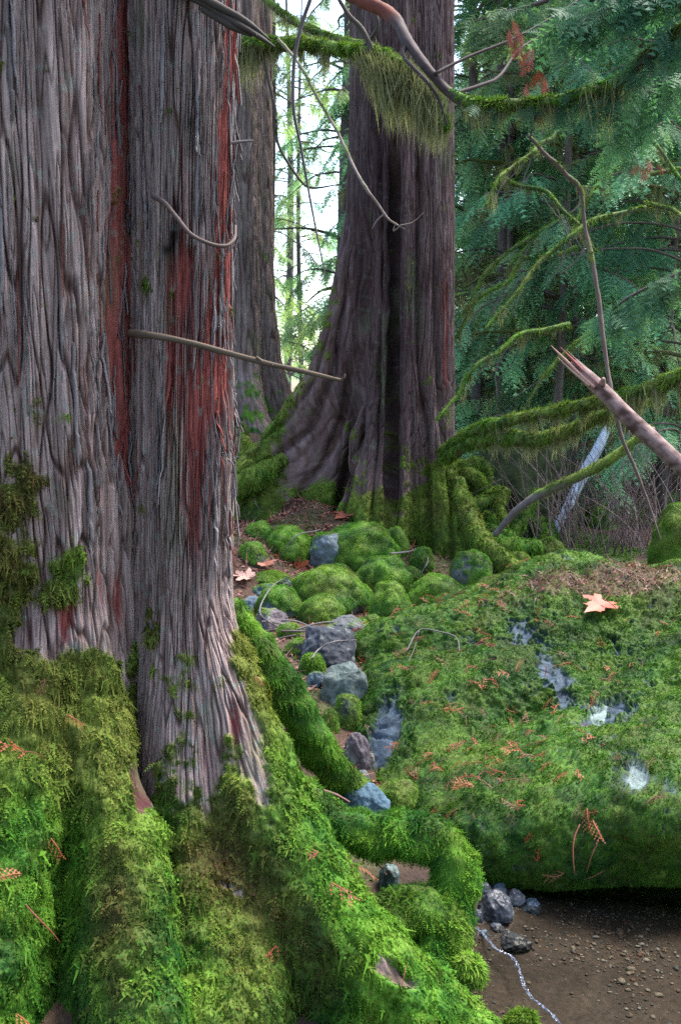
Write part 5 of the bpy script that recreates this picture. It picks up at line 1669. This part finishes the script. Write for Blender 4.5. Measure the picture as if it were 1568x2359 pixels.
# moss cushions on the ground round the stones
r = np.random.default_rng(710)
sel = (GX > -2.5) & (GX < 4.5) & (GY > 3.2) & (GY < 11.5)
wmoss = (mossg[:, 0] * sel.ravel())
fgr = grid_faces(len(gx), len(gy))
fgr = fgr[sel.ravel()[fgr].all(1)]
mb = MB()
moss_on(mb, q if False else gp.reshape(-1, 3), fgr[:, ::-1] if False else fgr, wmoss, 5200, .03, FE_BLADE, .15, .2, 5.0, hang=.2, lift=1.0, maxn=60000)
tag(mb.build("ground_moss", M_MOSS), kind="stuff")

# gravel on the bed of the brook
r = np.random.default_rng(720)
n = 34000
V26, F26 = cube_sphere(3)
gxp, gyp = r.uniform(.15, 2.6, n), r.uniform(2.0, 3.75, n)
zz = ground_z(gxp, gyp)
dn = fbm(np.stack([gxp * 2.2, gyp * 2.2, gxp * 0], -1), 2) + .35 * (gxp - .75)
keep = (zz < .05) & (dn + r.normal(0, .15, n) > -.05)
gxp, gyp, zz = gxp[keep], gyp[keep], zz[keep]
n = len(gxp)
sz = np.exp(r.normal(-5.95, .5, n))
sc3 = np.stack([sz * r.uniform(.7, 1.5, n), sz * r.uniform(.7, 1.5, n), sz * r.uniform(.4, .8, n)], -1)
vv = V26[None] * sc3[:, None, :] * (1 + .2 * r.normal(0, 1, (n, len(V26), 1)) * .5) + np.stack([gxp, gyp, zz + sc3[:, 2] * .3], -1)[:, None, :]
pc = np.array([(.13, .105, .08), (.08, .075, .07), (.17, .15, .12), (.06, .07, .075), (.12, .07, .05), (.22, .21, .19)], np.float32)[r.integers(0, 6, n)]
mb = MB()
k26 = len(V26)
mb.add(vv.reshape(-1, 3), (F26[None] + (np.arange(n) * k26)[:, None, None]).reshape(-1, 4), np.repeat(pc * .6, k26, 0))
tag(mb.build("gravel", M_STONE), kind="stuff")

# thread of foam and bubbles where the brook ripples over the sand
mfo, nt, b = new_mat("foam")
b.inputs["Base Color"].default_value = (.10, .12, .16, 1)
b.inputs["Roughness"].default_value = .12
b.inputs["Specular IOR Level"].default_value = .7
fl = [(1090, 2128), (1112, 2152), (1142, 2186), (1175, 2202), (1192, 2226), (1203, 2262), (1222, 2296), (1262, 2330), (1290, 2362), (1320, 2400)]


def on_water(u, v):
    a, b_ = P(u, v, 1.0), P(u, v, 2.0)
    t = (0.0 - a[2]) / (b_[2] - a[2])
    return a + (b_ - a) * t


fc = catmull(np.array([on_water(*t) for t in fl]), 700)
mb = MB()
r = np.random.default_rng(730)
T_ = norm(np.gradient(fc, axis=0))
S_ = np.stack([T_[:, 1], -T_[:, 0], 0 * T_[:, 0]], -1)
s1 = np.arange(700) * .02
for k in range(4):
    off = .008 * fbm(np.stack([s1 * 1.6, 0 * s1 + k * 7.7, 0 * s1], -1), 3) + (k - 1.5) * .002
    wd = np.clip(.0034 * (fbm(np.stack([s1 * 4, 0 * s1 + k * 3.1, 0 * s1 + 5], -1), 3) + .22), 0, 1)
    wd[0] = wd[-1] = 0
    zt = .0012 + .5 * wd + .0004 * k
    c = fc + S_ * off[:, None]
    rows = np.stack([c - S_ * wd[:, None] + np.array([0, 0, .0006]), c + np.stack([0 * zt, 0 * zt, zt], -1), c + S_ * wd[:, None] + np.array([0, 0, .0006])], 1)
    mb.add(rows.reshape(-1, 3), grid_faces(700, 3), C3(.2, .24, .3))
tag(mb.build("foam", mfo), kind="stuff")

for o in bpy.data.objects:
    if o.type == 'MESH' and o.name.split('.')[0] in ("moss", "hanging_moss"):
        o["kind"] = "stuff"
